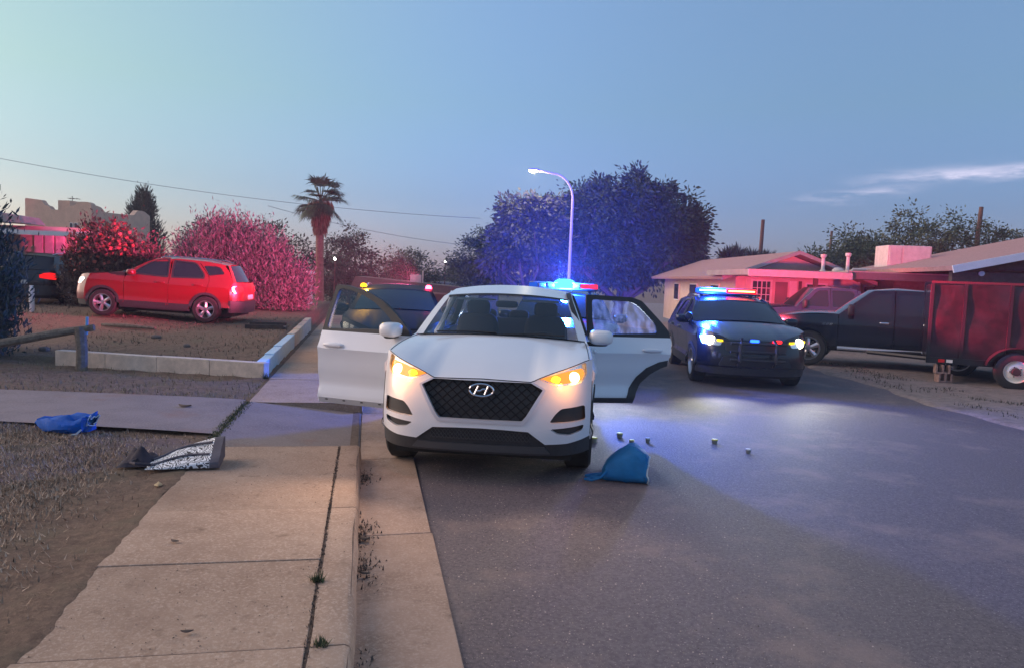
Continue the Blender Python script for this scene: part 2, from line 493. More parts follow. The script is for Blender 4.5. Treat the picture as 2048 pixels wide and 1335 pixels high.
ZL = lz(AA, BB)
P = C0 + AA[..., None] * S2 + BB[..., None] * N2
nu, nv = AA.shape
idx = np.arange(nu * nv).reshape(nu, nv)
F = np.stack([idx[:-1, :-1], idx[1:, :-1], idx[1:, 1:], idx[:-1, 1:]], -1).reshape(-1, 4)
ly = raw_mesh("dirt_yard", np.concatenate([P, ZL[..., None]], -1).reshape(-1, 3), F, m_dirt, smooth=True); tag(ly, kind="structure")
def lzw(X, Y):
    d = np.array([X, Y]) - C0; return float(lz(np.float64(d @ S2), np.float64(d @ N2)))

def quad_slab(name, parent, corners, zt, thick, mat, bevel=0.008):
    """A slab of concrete given its four plan corners and their top heights."""
    if not hasattr(zt, '__len__'): zt = [zt] * 4
    m = MB(); vs = [(c[0], c[1], z) for c, z in zip(corners, zt)] + [(c[0], c[1], z - thick) for c, z in zip(corners, zt)]
    m.add(vs, [(0, 1, 2, 3), (7, 6, 5, 4), (0, 4, 5, 1), (1, 5, 6, 2), (2, 6, 7, 3), (3, 7, 4, 0)])
    return m.build(name, mat, parent, bevel=bevel)

sidewalk = MB()
sidewalk.add([st(-9, -1.38, 0.1345), st(-9, -0.01, 0.1345), st(4.07, -0.01, 0.1345), st(4.07, -1.38, 0.1345)], [(0, 1, 2, 3)])
sidewalk.add([st(6.42, -1.38, 0.1345), st(6.42, -0.01, 0.1345), st(24.4, -0.01, 0.1345), st(24.4, -1.38, 0.1345)], [(0, 1, 2, 3)])
sidewalk = tag(sidewalk.build("sidewalk", m_joint), kind="structure")
joints = [-9, -7, -6, -5, -4, -3, -2, -1.0, -0.02, 0.2, 1.22, 2.16, 3.06, 4.06]
joints = [-9, -7.5, -6, -4.5, -3, -1.8, -0.8, 0.2, 1.22, 2.16, 3.06, 4.06] + [6.43 + 1.0 * k for k in range(20)]
for a0, a1 in zip(joints[:-1], joints[1:]):
    if abs(a0 - 4.06) < .01: continue
    j = 0.003 + 0.002 * random.random() + (0.006 if abs(a0 - 0.2) < .01 else 0)
    dz = random.uniform(-0.003, 0.003)
    quad_slab("slab", sidewalk, [st(a0 + j, -1.37), st(a0 + j, -0.192), st(a1 - 0.001, -0.196), st(a1 - 0.001, -1.36)], 0.14 + dz, 0.1, m_conc, bevel=0.004)
kerb = tag(MB().add([st(-9, -0.165, 0.02), st(-9, -0.02, 0.02), st(24.4, -0.02, 0.02), st(24.4, -0.165, 0.02)], [(0, 1, 2, 3)]).build("kerb", m_joint), kind="structure")
kj = [-9, -6, -4, -2.8, 0.2, 2.16, 4.06] + [6.43 + 3.0 * k for k in range(7)]
for a0, a1 in zip(kj[:-1], kj[1:]):
    if abs(a0 - 4.06) < .01: continue
    m = MB()                                         # battered face with a rounded nose
    prof = [(-0.178, -0.1), (-0.178, 0.138), (-0.03, 0.142), (-0.008, 0.132), (0.004, 0.11), (0.03, -0.1)]
    N = 14
    vs = []
    for i in range(N + 1):
        a = a0 + 0.006 + (a1 - a0 - 0.012) * i / N
        for (b, z) in prof: vs.append(st(a, b + 0.004 * math.sin(a * 7 + z * 40), z + 0.003 * math.sin(a * 3.3)))
    k = len(prof)
    fs = [(i * k + j, i * k + j + 1, (i + 1) * k + j + 1, (i + 1) * k + j) for i in range(N) for j in range(k - 1)]
    fs += [tuple(range(k)), tuple(N * k + j for j in range(k))]
    m.add(vs, fs); m.build("kerb_stone", m_conc, kerb, smooth=True)
gutter = tag(MB().add([st(-9, 0.03, -0.03), st(-9, 0.5, -0.03), st(24.4, 0.5, -0.03), st(24.4, 0.03, -0.03)], [(0, 1, 2, 3)]).build("gutter", m_joint), kind="structure")
gj = [-9, -6, -3, 0.0, 1.96, 4.06, 6.43] + [9.4 + 3.0 * k for k in range(6)]
for a0, a1 in zip(gj[:-1], gj[1:]):
    quad_slab("gutter_pan", gutter, [st(a0 + .006, 0.006), st(a0 + .006, 0.505), st(a1 - .004, 0.515), st(a1 - .004, 0.006)], [0.004, 0.016, 0.016, 0.004], 0.08, m_conc2, bevel=0.006)

# driveway apron that dips through the kerb, and the drive that runs off to the left
apron = MB()
def apron_f(u, v):
    a = 4.075 + (6.42 - 4.075) * u; b = -1.36 + 1.36 * v
    side = max(0, 1 - u * 9) + max(0, 1 - (1 - u) * 9)
    z = 0.145 * (1 - v) ** 0.9 + 0.006
    return st(a, b, z)
apron.grid(14, 14, apron_f)
apron = tag(apron.build("driveway_apron", m_drive, smooth=True), kind="structure")
dr = MB()
def drive_f(u, v):
    t = u ** 1.6
    lo = Vector((-2.86, 7.16)).lerp(Vector((-22, 8.6)), t); hi = Vector((-3.28, 9.12)).lerp(Vector((-22, 9.5)), t)
    p = lo.lerp(hi, v); return (p.x, p.y, 0.148 + 0.012 * math.sin(u * 9))
dr.grid(40, 6, drive_f)
tag(dr.build("driveway", m_drive, smooth=True), kind="structure")
# cheek of the raised sidewalk beyond the apron
ck = MB(); ck.add([st(6.425, -1.3, 0.0), st(6.425, -0.02, 0.0), st(6.425, -0.02, 0.125), st(6.425, -1.3, 0.145)], [(0, 1, 2, 3)])
ck.build("kerb_return", m_conc, kerb)

# ------------------------------------------------------------------ loose growth and litter on the ground
def blades(name, pts, hmin, hmax, wid, mat, lean=1.0, label=None, cat=None, kind="stuff", parent=None):
    pts = np.asarray(pts); n = len(pts)
    ang = rng.uniform(0, 2 * np.pi, n); h = rng.uniform(hmin, hmax, n); ln = rng.uniform(0.2, 1, n) * lean
    d = np.stack([np.cos(ang), np.sin(ang), np.zeros(n)], 1); sd = np.stack([-np.sin(ang), np.cos(ang), np.zeros(n)], 1)
    w_ = (wid * rng.uniform(.6, 1.4, n))[:, None]
    tip = pts + d * (h * ln)[:, None] + np.array([0, 0, 1]) * (h * np.sqrt(np.maximum(0.03, 1 - np.minimum(ln, .98) ** 2)))[:, None]
    V = np.empty((n * 3, 3)); V[0::3] = pts - sd * w_; V[1::3] = pts + sd * w_; V[2::3] = tip
    o = raw_mesh(name, V, np.arange(n * 3).reshape(-1, 3), mat, parent)
    return tag(o, label, cat, kind=kind)
def scatter(n, a0, a1, b0, b1, cond=None):
    a = rng.uniform(a0, a1, n); b = rng.uniform(b0, b1, n)
    if cond is not None:
        k = cond(a, b); a, b = a[k], b[k]
    P = C0 + a[:, None] * S2 + b[:, None] * N2
    return np.concatenate([P, lz(a, b)[:, None]], 1)
def vnoise(a, b, s):
    return np.sin(a * s + 1.3 * np.sin(b * s * .7)) * np.sin(b * s * 1.2 + 1.7 * np.sin(a * s * .6 + 2))
# straw-like dead lawn in front, thinner beside the sidewalk
def lawn(a, b):
    P = C0 + a[:, None] * S2 + b[:, None] * N2
    ylim = 7.13 + (-P[:, 0] - 2.86) * 0.075
    dens = 0.07 + 0.93 * np.clip((-1.75 - b) / 0.7 + 0.25 * vnoise(a, b, 2.1), 0, 1)
    return (P[:, 1] < ylim) & (rng.uniform(0, 1, len(a)) < dens * (0.72 + 0.4 * vnoise(a, b, 3.7)))
blades("dead_lawn", scatter(260000, -2.5, 6.6, -8.5, -1.44, lawn), 0.018, 0.06, 0.0042, m_straw, 1.12, "brown straw-like dead lawn beside the sidewalk", "grass")
def strip(a, b):
    P = C0 + a[:, None] * S2 + b[:, None] * N2
    ok = (P[:, 1] > 9.2) & (a < 8.7 + (-b - 1.5) * 0.40) & (b < -1.4)
    return ok & (rng.uniform(0, 1, len(a)) < 0.35 + 0.6 * npss(0.9, 0.0, P[:, 1] - 9.2))
blades("dry_verge", scatter(42000, 5.5, 13, -14, -1.4, strip), 0.02, 0.08, 0.005, M("verge_straw", (0.20, 0.165, 0.10), 0.9, island=0.55), 0.95, "dry weedy verge strip between driveway and low wall", "grass")
def yard2(a, b):
    q = a - (8.95 + (-b - 1.5) * 0.40)
    return (q > 0) & (rng.uniform(0, 1, len(a)) < 0.35 + 0.5 * vnoise(a, b, 1.3))
blades("dry_yard_grass", scatter(40000, 8.8, 20, -22, -1.75, yard2), 0.02, 0.09, 0.008, M("yard_straw", (0.15, 0.115, 0.085), 0.9, island=0.55), 0.9, "sparse dry grass on the raised yard around the red car", "grass")
# weeds in the joint between kerb and sidewalk
for (a, b, n, h) in [(0.91, -0.19, 70, 0.07), (0.21, -0.13, 60, 0.05), (8.45, -1.42, 90, 0.16)]:
    p = st(a, b, 0.14)
    pts = np.array(p) + np.clip(rng.normal(0, 1, (n, 3)), -1.5, 1.5) * np.array([0.022, 0.016, 0])
    o = blades("weed_tuft", pts, h * .4, h, 0.004, m_weed, 0.95, kind=None)
    tag(o, {0.91: "green weed tuft growing in the kerb joint halfway along the sidewalk", 0.21: "green weed tuft in the kerb joint nearest the camera",
 8.45: "weeds at the foot of the pale blue wall corner"}[a], "weed", "weeds along the sidewalk")
jd = np.array([st(a, b, 0.135) for a, b in zip(rng.uniform(-2.5, 4, 1500), rng.uniform(-0.20, -0.174, 1500))])
blades("joint_litter", jd, 0.006, 0.022, 0.004, M("joint_litter_mat", (0.09, 0.065, 0.05), 0.9, island=0.6), 0.95, "dirt and litter lying in the kerb joint", "litter")
gd = np.array([st(a, b, 0.008 + .01 * b) for a, b in zip(np.concatenate([rng.normal(c, .13, 150) for c in (3.4, 2.0, 1.35, 0.1, -.6)]), np.abs(rng.normal(0.03, 0.06, 750)) + .005)])
blades("gutter_litter", gd, 0.008, 0.035, 0.006, M("gutter_litter_mat", (0.10, 0.07, 0.055), 0.9, island=0.6), 0.98, "leaves and grit drifted along the gutter", "litter")
sd_ = np.array([st(a, b, 0.0085 + .006) for a, b in zip(rng.uniform(4.2, 6.4, 900), rng.normal(-1.37, .03, 900))]); sd_[:, 2] = .15
blades("driveway_seam_weeds", sd_, 0.01, 0.04, 0.005, m_weed, 0.95, "line of weeds along the seam between drive and sidewalk", "weed")
ryp = []
for (x0, y0, x1, y1, n, w_) in [(7.35, 17.6, 8.1, 12.2, 900, .22), (7.05, 15.0, 7.3, 10.5, 250, .12), (8.0, 12.4, 9.2, 10.6, 400, .2)]:
    t = rng.uniform(0, 1, n); ryp.append(np.stack([x0 + (x1 - x0) * t + rng.normal(0, w_, n), y0 + (y1 - y0) * t + rng.normal(0, w_, n), np.full(n, 0.055)], 1))
blades("dry_weeds", (lambda Q: Q[vnoise(Q[:, 0], Q[:, 1], 2.3) > -.1])(np.concatenate(ryp)), 0.02, 0.07, 0.008, M("dark_weed", (0.06, 0.055, 0.04), 0.9, island=0.5), 0.8, "dark dry weeds in a line on the gravel before the pickup", "weed")

def leaf_litter(name, p, size, ang, mat, label, cat="leaf"):
    m = MB()
    m.grid(6, 4, lambda u, v: (p[0] + (u - .5) * size * math.cos(ang) - (v - .5) * size * .55 * math.sin(math.pi * u) * math.sin(ang),
                               p[1] + (u - .5) * size * math.sin(ang) + (v - .5) * size * .55 * math.sin(math.pi * u) * math.cos(ang),
                               p[2] + 0.012 + 0.10 * size * math.sin(math.pi * v) + .12 * size * (u - .5) ** 2))
    return tag(m.build(name, mat, None, smooth=True), label, cat)
m_leafy = M("yellow_leaf", (0.36, 0.27, 0.15), 0.8, var=.2)
m_leafb = M("brown_leaf", (0.075, 0.05, 0.04), 0.8, var=.3)
leaf_litter("fallen_leaf", st(2.79, -1.46, .135), 0.11, 2.0, m_leafy, "pale curled fallen leaf on the dirt by the patterned bag")
leaf_litter("fallen_leaf", st(2.6, -2.55, .135), 0.10, .4, m_leafy, "pale fallen leaf lying alone on the dead lawn")
leaf_litter("fallen_leaf", st(0.38, -.72, .143), 0.055, .2, m_leafb, "dark slim leaf on the nearest full sidewalk slab")
leaf_litter("fallen_leaf", st(1.55, -1.05, .143), 0.06, 2.8, m_leafb, "dark twig-like leaf on the sidewalk near its dirt edge")
leaf_litter("fallen_leaf", st(1.86, .055, .012), 0.10, 2.6, m_leafb, "dark leaf lying in the gutter at the pan joint")
leaf_litter("fallen_leaf", st(1.28, .06, .012), 0.07, 2.9, m_leafb, "small dark leaf in the gutter nearest the camera")
leaf_litter("fallen_leaf", st(6.0, -2.0, .155), 0.16, 3.0, m_leafb, "dark flat leaf on the driveway beyond the bags")

# dirt washed over the sidewalk edge, grit on slabs and road
m = MB(); N = 260; vs = []
for i in range(N + 1):
    a = -3 + 7.0 * i / N
    e_ = -1.345 + .028 * math.sin(a * 3.1) * math.sin(a * 1.7 + 1) + .010 * math.sin(a * 13 + 2) + .005 * math.sin(a * 41)
    for b, z in ((-1.62, .118), (-1.46, .136), (e_ - .035, .1455), (e_, .1385)): vs.append(st(a, b, z))
m.add(vs, [(i * 4 + j, i * 4 + j + 1, (i + 1) * 4 + j + 1, (i + 1) * 4 + j) for i in range(N) for j in range(3)])
tag(m.build("dirt_edge", m_dirt, None, smooth=True), kind="structure")
def grit(name, n, fn, smin, smax, mat, label):
    P = np.array([fn() for _ in range(n)]); s_ = rng.uniform(smin, smax, n)
    O = np.array([[1, 0, 0], [-.5, .87, 0], [-.5, -.87, 0], [0, 0, .9]])
    V = (P[:, None, :] + O[None] * s_[:, None, None]).reshape(-1, 3)
    F = (np.arange(n)[:, None, None] * 4 + np.array([[0, 1, 3], [1, 2, 3], [2, 0, 3]])[None]).reshape(-1, 3)
    return tag(raw_mesh(name, V, F, mat), label, "grit", kind="stuff")
grit("sidewalk_grit", 1500, lambda: st(rng.uniform(-2, 4), rng.uniform(-1.36, -.02), .1405), .002, .006, M("grit", (.22, .16, .12), .9, island=.9), "loose grit scattered over the sidewalk slabs")
grit("road_grit", 5000, lambda: (lambda q: (q[0], q[1], .022))(st(rng.uniform(-1, 9), .52 + abs(rng.normal(0, 1.6)))), .002, .007, M("road_grit_mat", (.30, .25, .22), .9, island=.9), "pale grit scattered over the asphalt near the gutter")

# ------------------------------------------------------------------ vehicles
m_tyre = M("tyre_rubber", (0.018, 0.018, 0.02), 0.85, bump=.2, bscale=80)
m_alloy = M("alloy", (0.55, 0.55, 0.57), 0.28, metal=0.9)
m_steel_white = M("white_steel_rim", (0.72, 0.69, 0.62), 0.45)
m_black = M("black_trim", (0.02, 0.02, 0.022), 0.55)
m_cladding = M("dark_cladding", (0.03, 0.03, 0.034), 0.6, var=.2, scale=30)
m_hub = M("hub_dark", (0.03, 0.03, 0.03), 0.6)
m_chrome = M("chrome", (0.75, 0.75, 0.77), 0.12, metal=1.0)
m_under = M("underbody", (0.012, 0.012, 0.013), 0.9)
m_white = M("white_paint", (0.78, 0.78, 0.79), 0.32, coat=0.8, var=0.02, scale=3)
m_red = M("red_paint", (0.17, 0.003, 0.012), 0.36, coat=0.5)
m_blackp = M("black_paint", (0.006, 0.008, 0.015), 0.25, coat=.45, spec=.4)
m_darkblue = M("dark_blue_paint", (0.03, 0.035, 0.075), 0.3, coat=0.8)
m_glass = MG("window_glass", (0.66, 0.72, 0.74))
m_glass2 = MG("door_glass", (0.60, 0.64, 0.64))
_n, _l = m_glass2.node_tree.nodes, m_glass2.node_tree.links      # dusty, streaked pane: a little light scatters in the dirt
_tc = _n.new("ShaderNodeTexCoord"); _mp = _n.new("ShaderNodeMapping"); _mp.inputs["Scale"].default_value = (9, 9, 0.7); _l.new(_tc.outputs["Object"], _mp.inputs[0])
_ns = _n.new("ShaderNodeTexNoise"); _ns.inputs["Scale"].default_value = 2.0; _ns.inputs["Detail"].default_value = 2; _l.new(_mp.outputs[0], _ns.inputs["Vector"])
_mr = _n.new("ShaderNodeMapRange"); _mr.inputs["From Min"].default_value = .38; _mr.inputs["From Max"].default_value = .70; _mr.inputs["To Min"].default_value = .02; _mr.inputs["To Max"].default_value = .15; _l.new(_ns.outputs["Fac"], _mr.inputs["Value"])
_tl = _n.new("ShaderNodeBsdfTranslucent"); _tl.inputs[0].default_value = (.8, .82, .8, 1)
_mx = _n.new("ShaderNodeMixShader"); _src = _n["Material Output"].inputs[0].links[0].from_socket
_l.new(_mr.outputs[0], _mx.inputs[0]); _l.new(_src, _mx.inputs[1]); _l.new(_tl.outputs[0], _mx.inputs[2]); _l.new(_mx.outputs[0], _n["Material Output"].inputs[0])
m_glass3 = MG("front_door_glass", (0.55, 0.62, 0.60), 1.3)
m_tint = M("tinted_glass", (0.012, 0.015, 0.02), 0.06, spec=0.8)
m_seat = M("seat_fabric", (0.055, 0.055, 0.06), 0.85, bump=.3, bscale=200)
m_dash = M("dashboard", (0.025, 0.025, 0.028), 0.7)
m_lens = MG("lamp_lens", (0.97, 0.97, 0.97))
m_reflector = M("lamp_reflector", (0.75, 0.73, 0.70), 0.25, metal=0.85)
m_bulb = ME("headlamp_glow", (1.0, 0.60, 0.18), 9.0)
m_amber = ME("amber_glow", (1.0, 0.36, 0.01), 2.6)
m_amberdim = ME("amber_reflector_glow", (1.0, 0.24, 0.015), 0.9)
m_tail = M("tail_lens", (0.45, 0.01, 0.015), 0.12, coat=.8)
m_coolwhite = ME("police_headlamp", (1.0, 1.0, 0.55), 8.0)
m_yellow = ME("yellow_marker_glow", (1.0, 0.62, 0.01), 1.4)
m_bluelight = ME("blue_strobe", (0.005, 0.045, 1.0), 3.0)
m_bluehot = ME("blue_strobe_core", (0.012, 0.075, 1.0), 3.6)
m_redlight = ME("red_strobe", (1.0, 0.004, 0.006), 2.6)
m_redhot = ME("red_strobe_core", (1.0, 0.007, 0.008), 3.6)
m_dimred = ME("dim_red_glow", (1.0, 0.03, 0.08), 0.7)
m_dimblue = ME("dim_blue_glow", (0.02, 0.10, 0.6), 0.5)
m_clearbar = M("lightbar_lens", (0.12, 0.13, 0.16), 0.15, coat=1)

def wheel_set(root, spots, rad, wid, rim_mat=m_alloy, spokes=5, rimr=0.66):
    """Four wheels, each hub > tyre, rim; the meshes are shared between them."""
    proto = None
    for (x, y, side) in spots:
        if proto is None:
            h = MB().lathe([(0.0, -wid * .30), (rad * .30, -wid * .30), (rad * .30, wid * .05), (0.0, wid * .05)], 'x', 16).build("wheel", m_hub, root, smooth=True)
            pr = [(rad * rimr, -wid * .5), (rad * .90, -wid * .52), (rad * .985, -wid * .42), (rad, -wid * .25), (rad, wid * .25), (rad * .985, wid * .42), (rad * .90, wid * .52), (rad * rimr, wid * .5)]
            t = MB().lathe(pr, 'x', 36)
            t = t.build("tyre", m_tyre, h, smooth=True)
            rm = MB().lathe([(rad * rimr * 1.0, -wid * .48), (rad * rimr, wid * .50), (rad * rimr * .93, wid * .50), (rad * rimr * .86, wid * .30), (rad * rimr * .80, -wid * .1)], 'x', 36)
            r0 = rad * rimr
            for k in range(spokes):
                a = 2 * math.pi * k / spokes + .3
                def sp(u, v, w_=0):
                    rr = r0 * (.10 + .80 * u); wd = r0 * (.13 + .10 * u) * (v * 2 - 1)
                    return (wid * (.34 + .08 * (1 - u) - .10 * abs(v * 2 - 1)), rr * math.cos(a) - wd * math.sin(a), rr * math.sin(a) + wd * math.cos(a))
                rm.grid(4, 4, sp)
            rm.lathe([(0.0, wid * .46), (r0 * .2, wid * .45), (r0 * .26, wid * .36)], 'x', 14)
            rm = rm.build("rim", rim_mat, h, smooth=True)
            if spokes == 0:
                pass
            proto = (h, t, rm); w_ = h
        else:
            w_ = proto[0].copy(); COL.objects.link(w_); w_.parent = root
            for c in proto[1:]:
                d = c.copy(); COL.objects.link(d); d.parent = w_
        w_.location = (x, y, rad)
        w_.rotation_euler = (random.uniform(0, 1) , 0, 0 if side > 0 else math.pi)
    return

def suv(name, loc, yaw, paint, label, cat="car", warp=None, glass=m_tint, frontset="plain", hero=False, wheel_r=0.345,
        rim=m_alloy, group=None, clad=m_cladding, interior=False, slope=0.0):
    """Five-door SUV. Car frame: y=0 front axle, +y to the rear, x to its left as we face it. Panels lie on a shaped skin."""
    root = empty(name, loc, -yaw, label, cat, group)
    if slope: root.rotation_euler = (slope[0], slope[1], -yaw)
    W = warp or (lambda x, y, z: (x, y, z))
    xf = W
    def half(y, z):
        w0 = 0.965 - 0.03 * min(1, max(0, -y / .48)) ** 2 - 0.06 * max(0, (y - 2.7) / .9) ** 2
        crease = 0.020 * math.exp(-((z - .93) / .05) ** 2) - 0.028 * math.exp(-((z - .56) / .10) ** 2) + 0.020 * math.exp(-((z - .42) / .05) ** 2)
        return w0 + crease - 0.05 * sstep(.93, 1.10, z) - 0.43 * max(0, z - 1.08) - .03 * max(0, .45 - z)
    def front(x, z):
        a = abs(x) / .96
        yf = -0.87 + (0.10 * ((z - .55) / .45) ** 2 if z > .55 else 0.3 * max(0, .5 - z) ** 1.3)
        return yf + .09 * a ** 2 + .36 * a ** 7
    def rear(x, z):
        a = abs(x) / .93
        yr = 3.62 - (0.30 * max(0, z - .75) ** 1.5) - .06 * max(0, .5 - z)
        return yr - .05 * a ** 2 - .28 * a ** 8
    FX = 0.935
    def mside(s): return lambda u, v, off: (s * (half(u, v) - off), u, v)
    def mfront(u, v, off): return (u, front(u, v) + off, v)
    def mrear(u, v, off): return (u, rear(u, v) - off, v)
    body = root
    AR, WB = 0.425, 2.67
    arch = lambda cy, a0, a1, r_=AR: [(cy + r_ * math.cos(R(t)), 0.36 + r_ * math.sin(R(t))) for t in np.linspace(a0, a1, 15)]
    hoodz = lambda x: np.interp(abs(x), [0, .42, .48, .59, .72, .86, .94], [.905, .894, .925, .97, 1.013, 1.060, 1.075])
    # ---- side outlines (y, z)
    yfe = lambda z: front(FX, z) + .002
    fender = [(yfe(.42), .42)] + [(yfe(z), z) for z in (.55, .7, .85, 1.0, 1.07)] + [(-.1, 1.10), (.3, 1.135), (.52, 1.165), (.525, 1.05), (.52, .62), (.525, .34), (.44, .34)] + [p for p in arch(0, 0, 180)] 
    fdoor = [(.535, .34), (.533, .62), (.54, 1.02), (.60, 1.155), (.80, 1.325), (1.0, 1.46), (1.22, 1.555), (1.50, 1.612), (1.635, 1.618), (1.662, 1.30), (1.672, 1.09), (1.672, .60), (1.655, .34)]
    fwin = [(.735, 1.165), (.92, 1.325), (1.10, 1.445), (1.28, 1.525), (1.48, 1.575), (1.595, 1.582), (1.62, 1.30), (1.625, 1.135)]
    rdoor = [(1.685, .34), (2.24, .34), (2.27, .46), (2.33, .58), (2.44, .70), (2.58, .775), (2.66, .80), (2.72, 1.06), (2.70, 1.20), (2.62, 1.30), (2.40, 1.545), (2.28, 1.585), (1.70, 1.60), (1.69, 1.3), (1.685, 1.09)]
    rwin = [(1.76, 1.135), (1.745, 1.30), (1.76, 1.552), (2.24, 1.538), (2.34, 1.50), (2.555, 1.27), (2.56, 1.165)]
    quarter = [(2.67, .785), (2.73, 1.06), (2.715, 1.2), (2.635, 1.31), (2.415, 1.555), (2.7, 1.575), (3.05, 1.545), (3.22, 1.36), (3.36, 1.10), (rear(.93, .9), .9), (rear(.93, .42), .42), (3.12, .42)] + arch(WB, 10, 92)
    qwin = [(2.70, 1.235), (2.60, 1.37), (2.52, 1.475), (2.80, 1.49), (2.98, 1.46), (3.10, 1.30)]
    sill = [(.42, .27), (.42, .335), (2.25, .335), (2.25, .27)]
    cl_f = [(AR + .005 - 0, .27)] 
    ring = lambda cy: arch(cy, 4, 176, AR + .012) + arch(cy, 176, 4, AR - .052)
    open_doors = {(-1, 'f'): R(75), (1, 'r'): R(74)} if hero else {}
    for s in (-1, 1):
        ms = mside(s)
        mb = MB(); panel(mb, fender, [], ms, 0, .02, .07); mb.build("fender", paint, body, smooth=True, xf=xf)
        mb = MB(); panel(mb, rnd(quarter, .01, 2), [rnd(qwin, .04)], ms, 0, .02, .07); mb.build("quarter_panel", paint, body, smooth=True, xf=xf)
        mb = MB(); panel(mb, rnd(qwin, .04), [], ms, .008, .004, .1); mb.build("quarter_window", glass, body, smooth=True, xf=xf)
        mb = MB(); panel(mb, sill, [], ms, .012, .06, .15); mb.build("sill", clad, body, smooth=True, xf=xf)
        if not hero:
            mb = MB(); panel(mb, [(.455, .30), (2.215, .30), (2.25, .40), (2.27, .455), (.44, .455), (.455, .40)], [], ms, -.008, .03, .12); mb.build("lower_cladding", clad, body, smooth=True, xf=xf)
        for cy in (0, WB):
            mb = MB(); panel(mb, ring(cy), [], ms, -.012, .05, .05); mb.build("wheel_arch_trim", clad, body, smooth=True, xf=xf)
            # inner liner
            li = MB(); li.lathe([(AR - .045, 0), (AR - .03, -.38)], 'x', 28, (0, cy, .36)); li.build("wheel_liner", m_under, body, xf=lambda x, y, z, s=s: W(s * (half(0, .6) - .02 + x), y, max(z, .16)))
        cant = [(1.0, 1.43), (1.21, 1.535), (1.5, 1.575), (1.8, 1.612), (2.6, 1.595), (3.12, 1.535), (3.05, 1.50), (2.6, 1.53), (1.8, 1.54), (1.25, 1.50)]
        mb = MB(); panel(mb, cant, [], ms, .010, .02, .1); mb.build("cant_rail", paint, body, smooth=True, xf=xf)
        for kind, pd, pw, hy in (('f', fdoor, fwin, .55), ('r', rdoor, rwin, 1.70)):
            ang = open_doors.get((s, kind), 0.0)
            hx = s * (half(hy, .8) - .03)
            if ang:
                def dx(x, y, z, s=s, ang=ang, hx=hx, hy=hy):
                    ca, sa = math.cos(ang), math.sin(ang) * s
                    u, v = x - hx, y - hy
                    return W(hx + u * ca + v * sa, hy - u * sa + v * ca, z)
            else: dx = W
            dp = rnd(pd, .02, 2)
            mb = MB()
            cx_, cz_ = sum(p[0] for p in pw) / len(pw), sum(p[1] for p in pw) / len(pw)
            def grow(P_, k): return [(cx_ + (p[0] - cx_) * (1 + k), cz_ + (p[1] - cz_) * (1 + k * 1.5)) for p in P_]
            fr = MB()                       # black sash round the glass
            if hero:
                low, up = clip(dp, 1, 1.118, -1), clip(dp, 1, 1.1185, 1)
                panel(mb, low, [], ms, 0, .09, .07)
                if ang: panel(mb, low, [], ms, .09, 0, .1)
                panel(fr, up, [rnd(grow(pw, -.02), .04)], ms, .004, .05, .06)
                if ang: panel(fr, up, [rnd(grow(pw, -.02), .04)], ms, .054, 0, .08)
            else:
                panel(mb, dp, [rnd(pw, .05)], ms, 0, .02, .07)
                panel(fr, rnd(grow(pw, .085), .04), [rnd(grow(pw, -.03), .04)], ms, -.004, .012, .07)
            d = mb.build("door", paint, body, smooth=True, xf=dx)
            fr.build("window_frame", m_black, d, smooth=True, xf=dx)
            gl = MB(); panel(gl, rnd(pw, .05), [], ms, .012, .0, .1); gl.build("window", (m_glass2 if kind == "r" else m_glass3) if ang else glass, d, smooth=True, xf=dx)
            yh = (pd[-3][0] if kind == 'f' else 2.66) - .20
            hd = MB(); hd.blob((s * (half(yh, .975) + .022), yh, .975), (.022, .125, .022), 3.0); hd.blob((s * (half(yh, .975) - .004), yh, .962), (.012, .13, .04), 2.5)
            hd.build("door_handle", paint, d, smooth='all', xf=dx)
            if hero:
                tr = MB()
                if kind == 'f':
                    panel(tr, [(.56, .345), (1.64, .345), (1.64, .40), (.56, .40)], [], ms, -.010, .02, .1); 
                else:
                    panel(tr, [(1.69, .345), (2.20, .345), (2.245, .345), (2.28, .46), (2.34, .58), (2.45, .69), (2.58, .765), (2.655, .79), (2.665, .86), (2.55, .835), (2.40, .765), (2.28, .655), (2.20, .52), (2.165, .405), (1.69, .405)], [], ms, -.010, .05, .06)
                tr.build("door_cladding", M("pale_door_strip", (.42, .42, .43), .5) if (kind == 'f') else clad, d, smooth=True, xf=dx)
                if kind == 'f' and ang:
                    for q in range(5):
                        MB().blob((s * (half(.7, .38) + .010), .66 + .22 * q, .383), (.006, .02, .008), 2.5, 6, 8).build("clip", m_black, d, xf=dx)
            if kind == 'f':                 # mirror rides on the front door
                mr = MB()
                mr.blob((s * (half(.78, 1.17) + .155), .74, 1.185), (.125, .10, .076), 3.2, 12, 16)
                mo = mr.build("side_mirror", paint, d, smooth='all', xf=dx)
                MB().blob((s * (half(.78, 1.12) + .09), .755, 1.115), (.12, .05, .025), 3, 8, 12).build("mirror_base", m_black, mo, smooth='all', xf=dx)
                MB().blob((s * (half(.78, 1.17) + .155), .805, 1.185), (.105, .012, .065), 4, 8, 12).build("mirror_glass", m_tint, mo, smooth='all', xf=dx)
        if hero and open_doors.get((s, 'f')):    # bare door opening: pillar and inner sill
            MB().tube([(s * .88, 1.68, .34), (s * .87, 1.68, 1.1), (s * .68, 1.62, 1.57)], .05, 8).build("pillar", paint, body, smooth=True, xf=xf)
        if hero and s > 0:
            MB().tube([(s * .88, 1.68, .34), (s * .87, 1.68, 1.1), (s * .68, 1.62, 1.57)], .05, 8).build("pillar", m_black, body, smooth=True, xf=xf)
    # ---- top skin: hood, windscreen, roof, rear
    def cross(y, z, crown, bow, hw=None):
        hw = half(y, z) if hw is None else hw
        return lambda t: (t * hw, y - bow * (1 - abs(t) ** 2.2), z + crown * (1 - abs(t) ** 2.2))
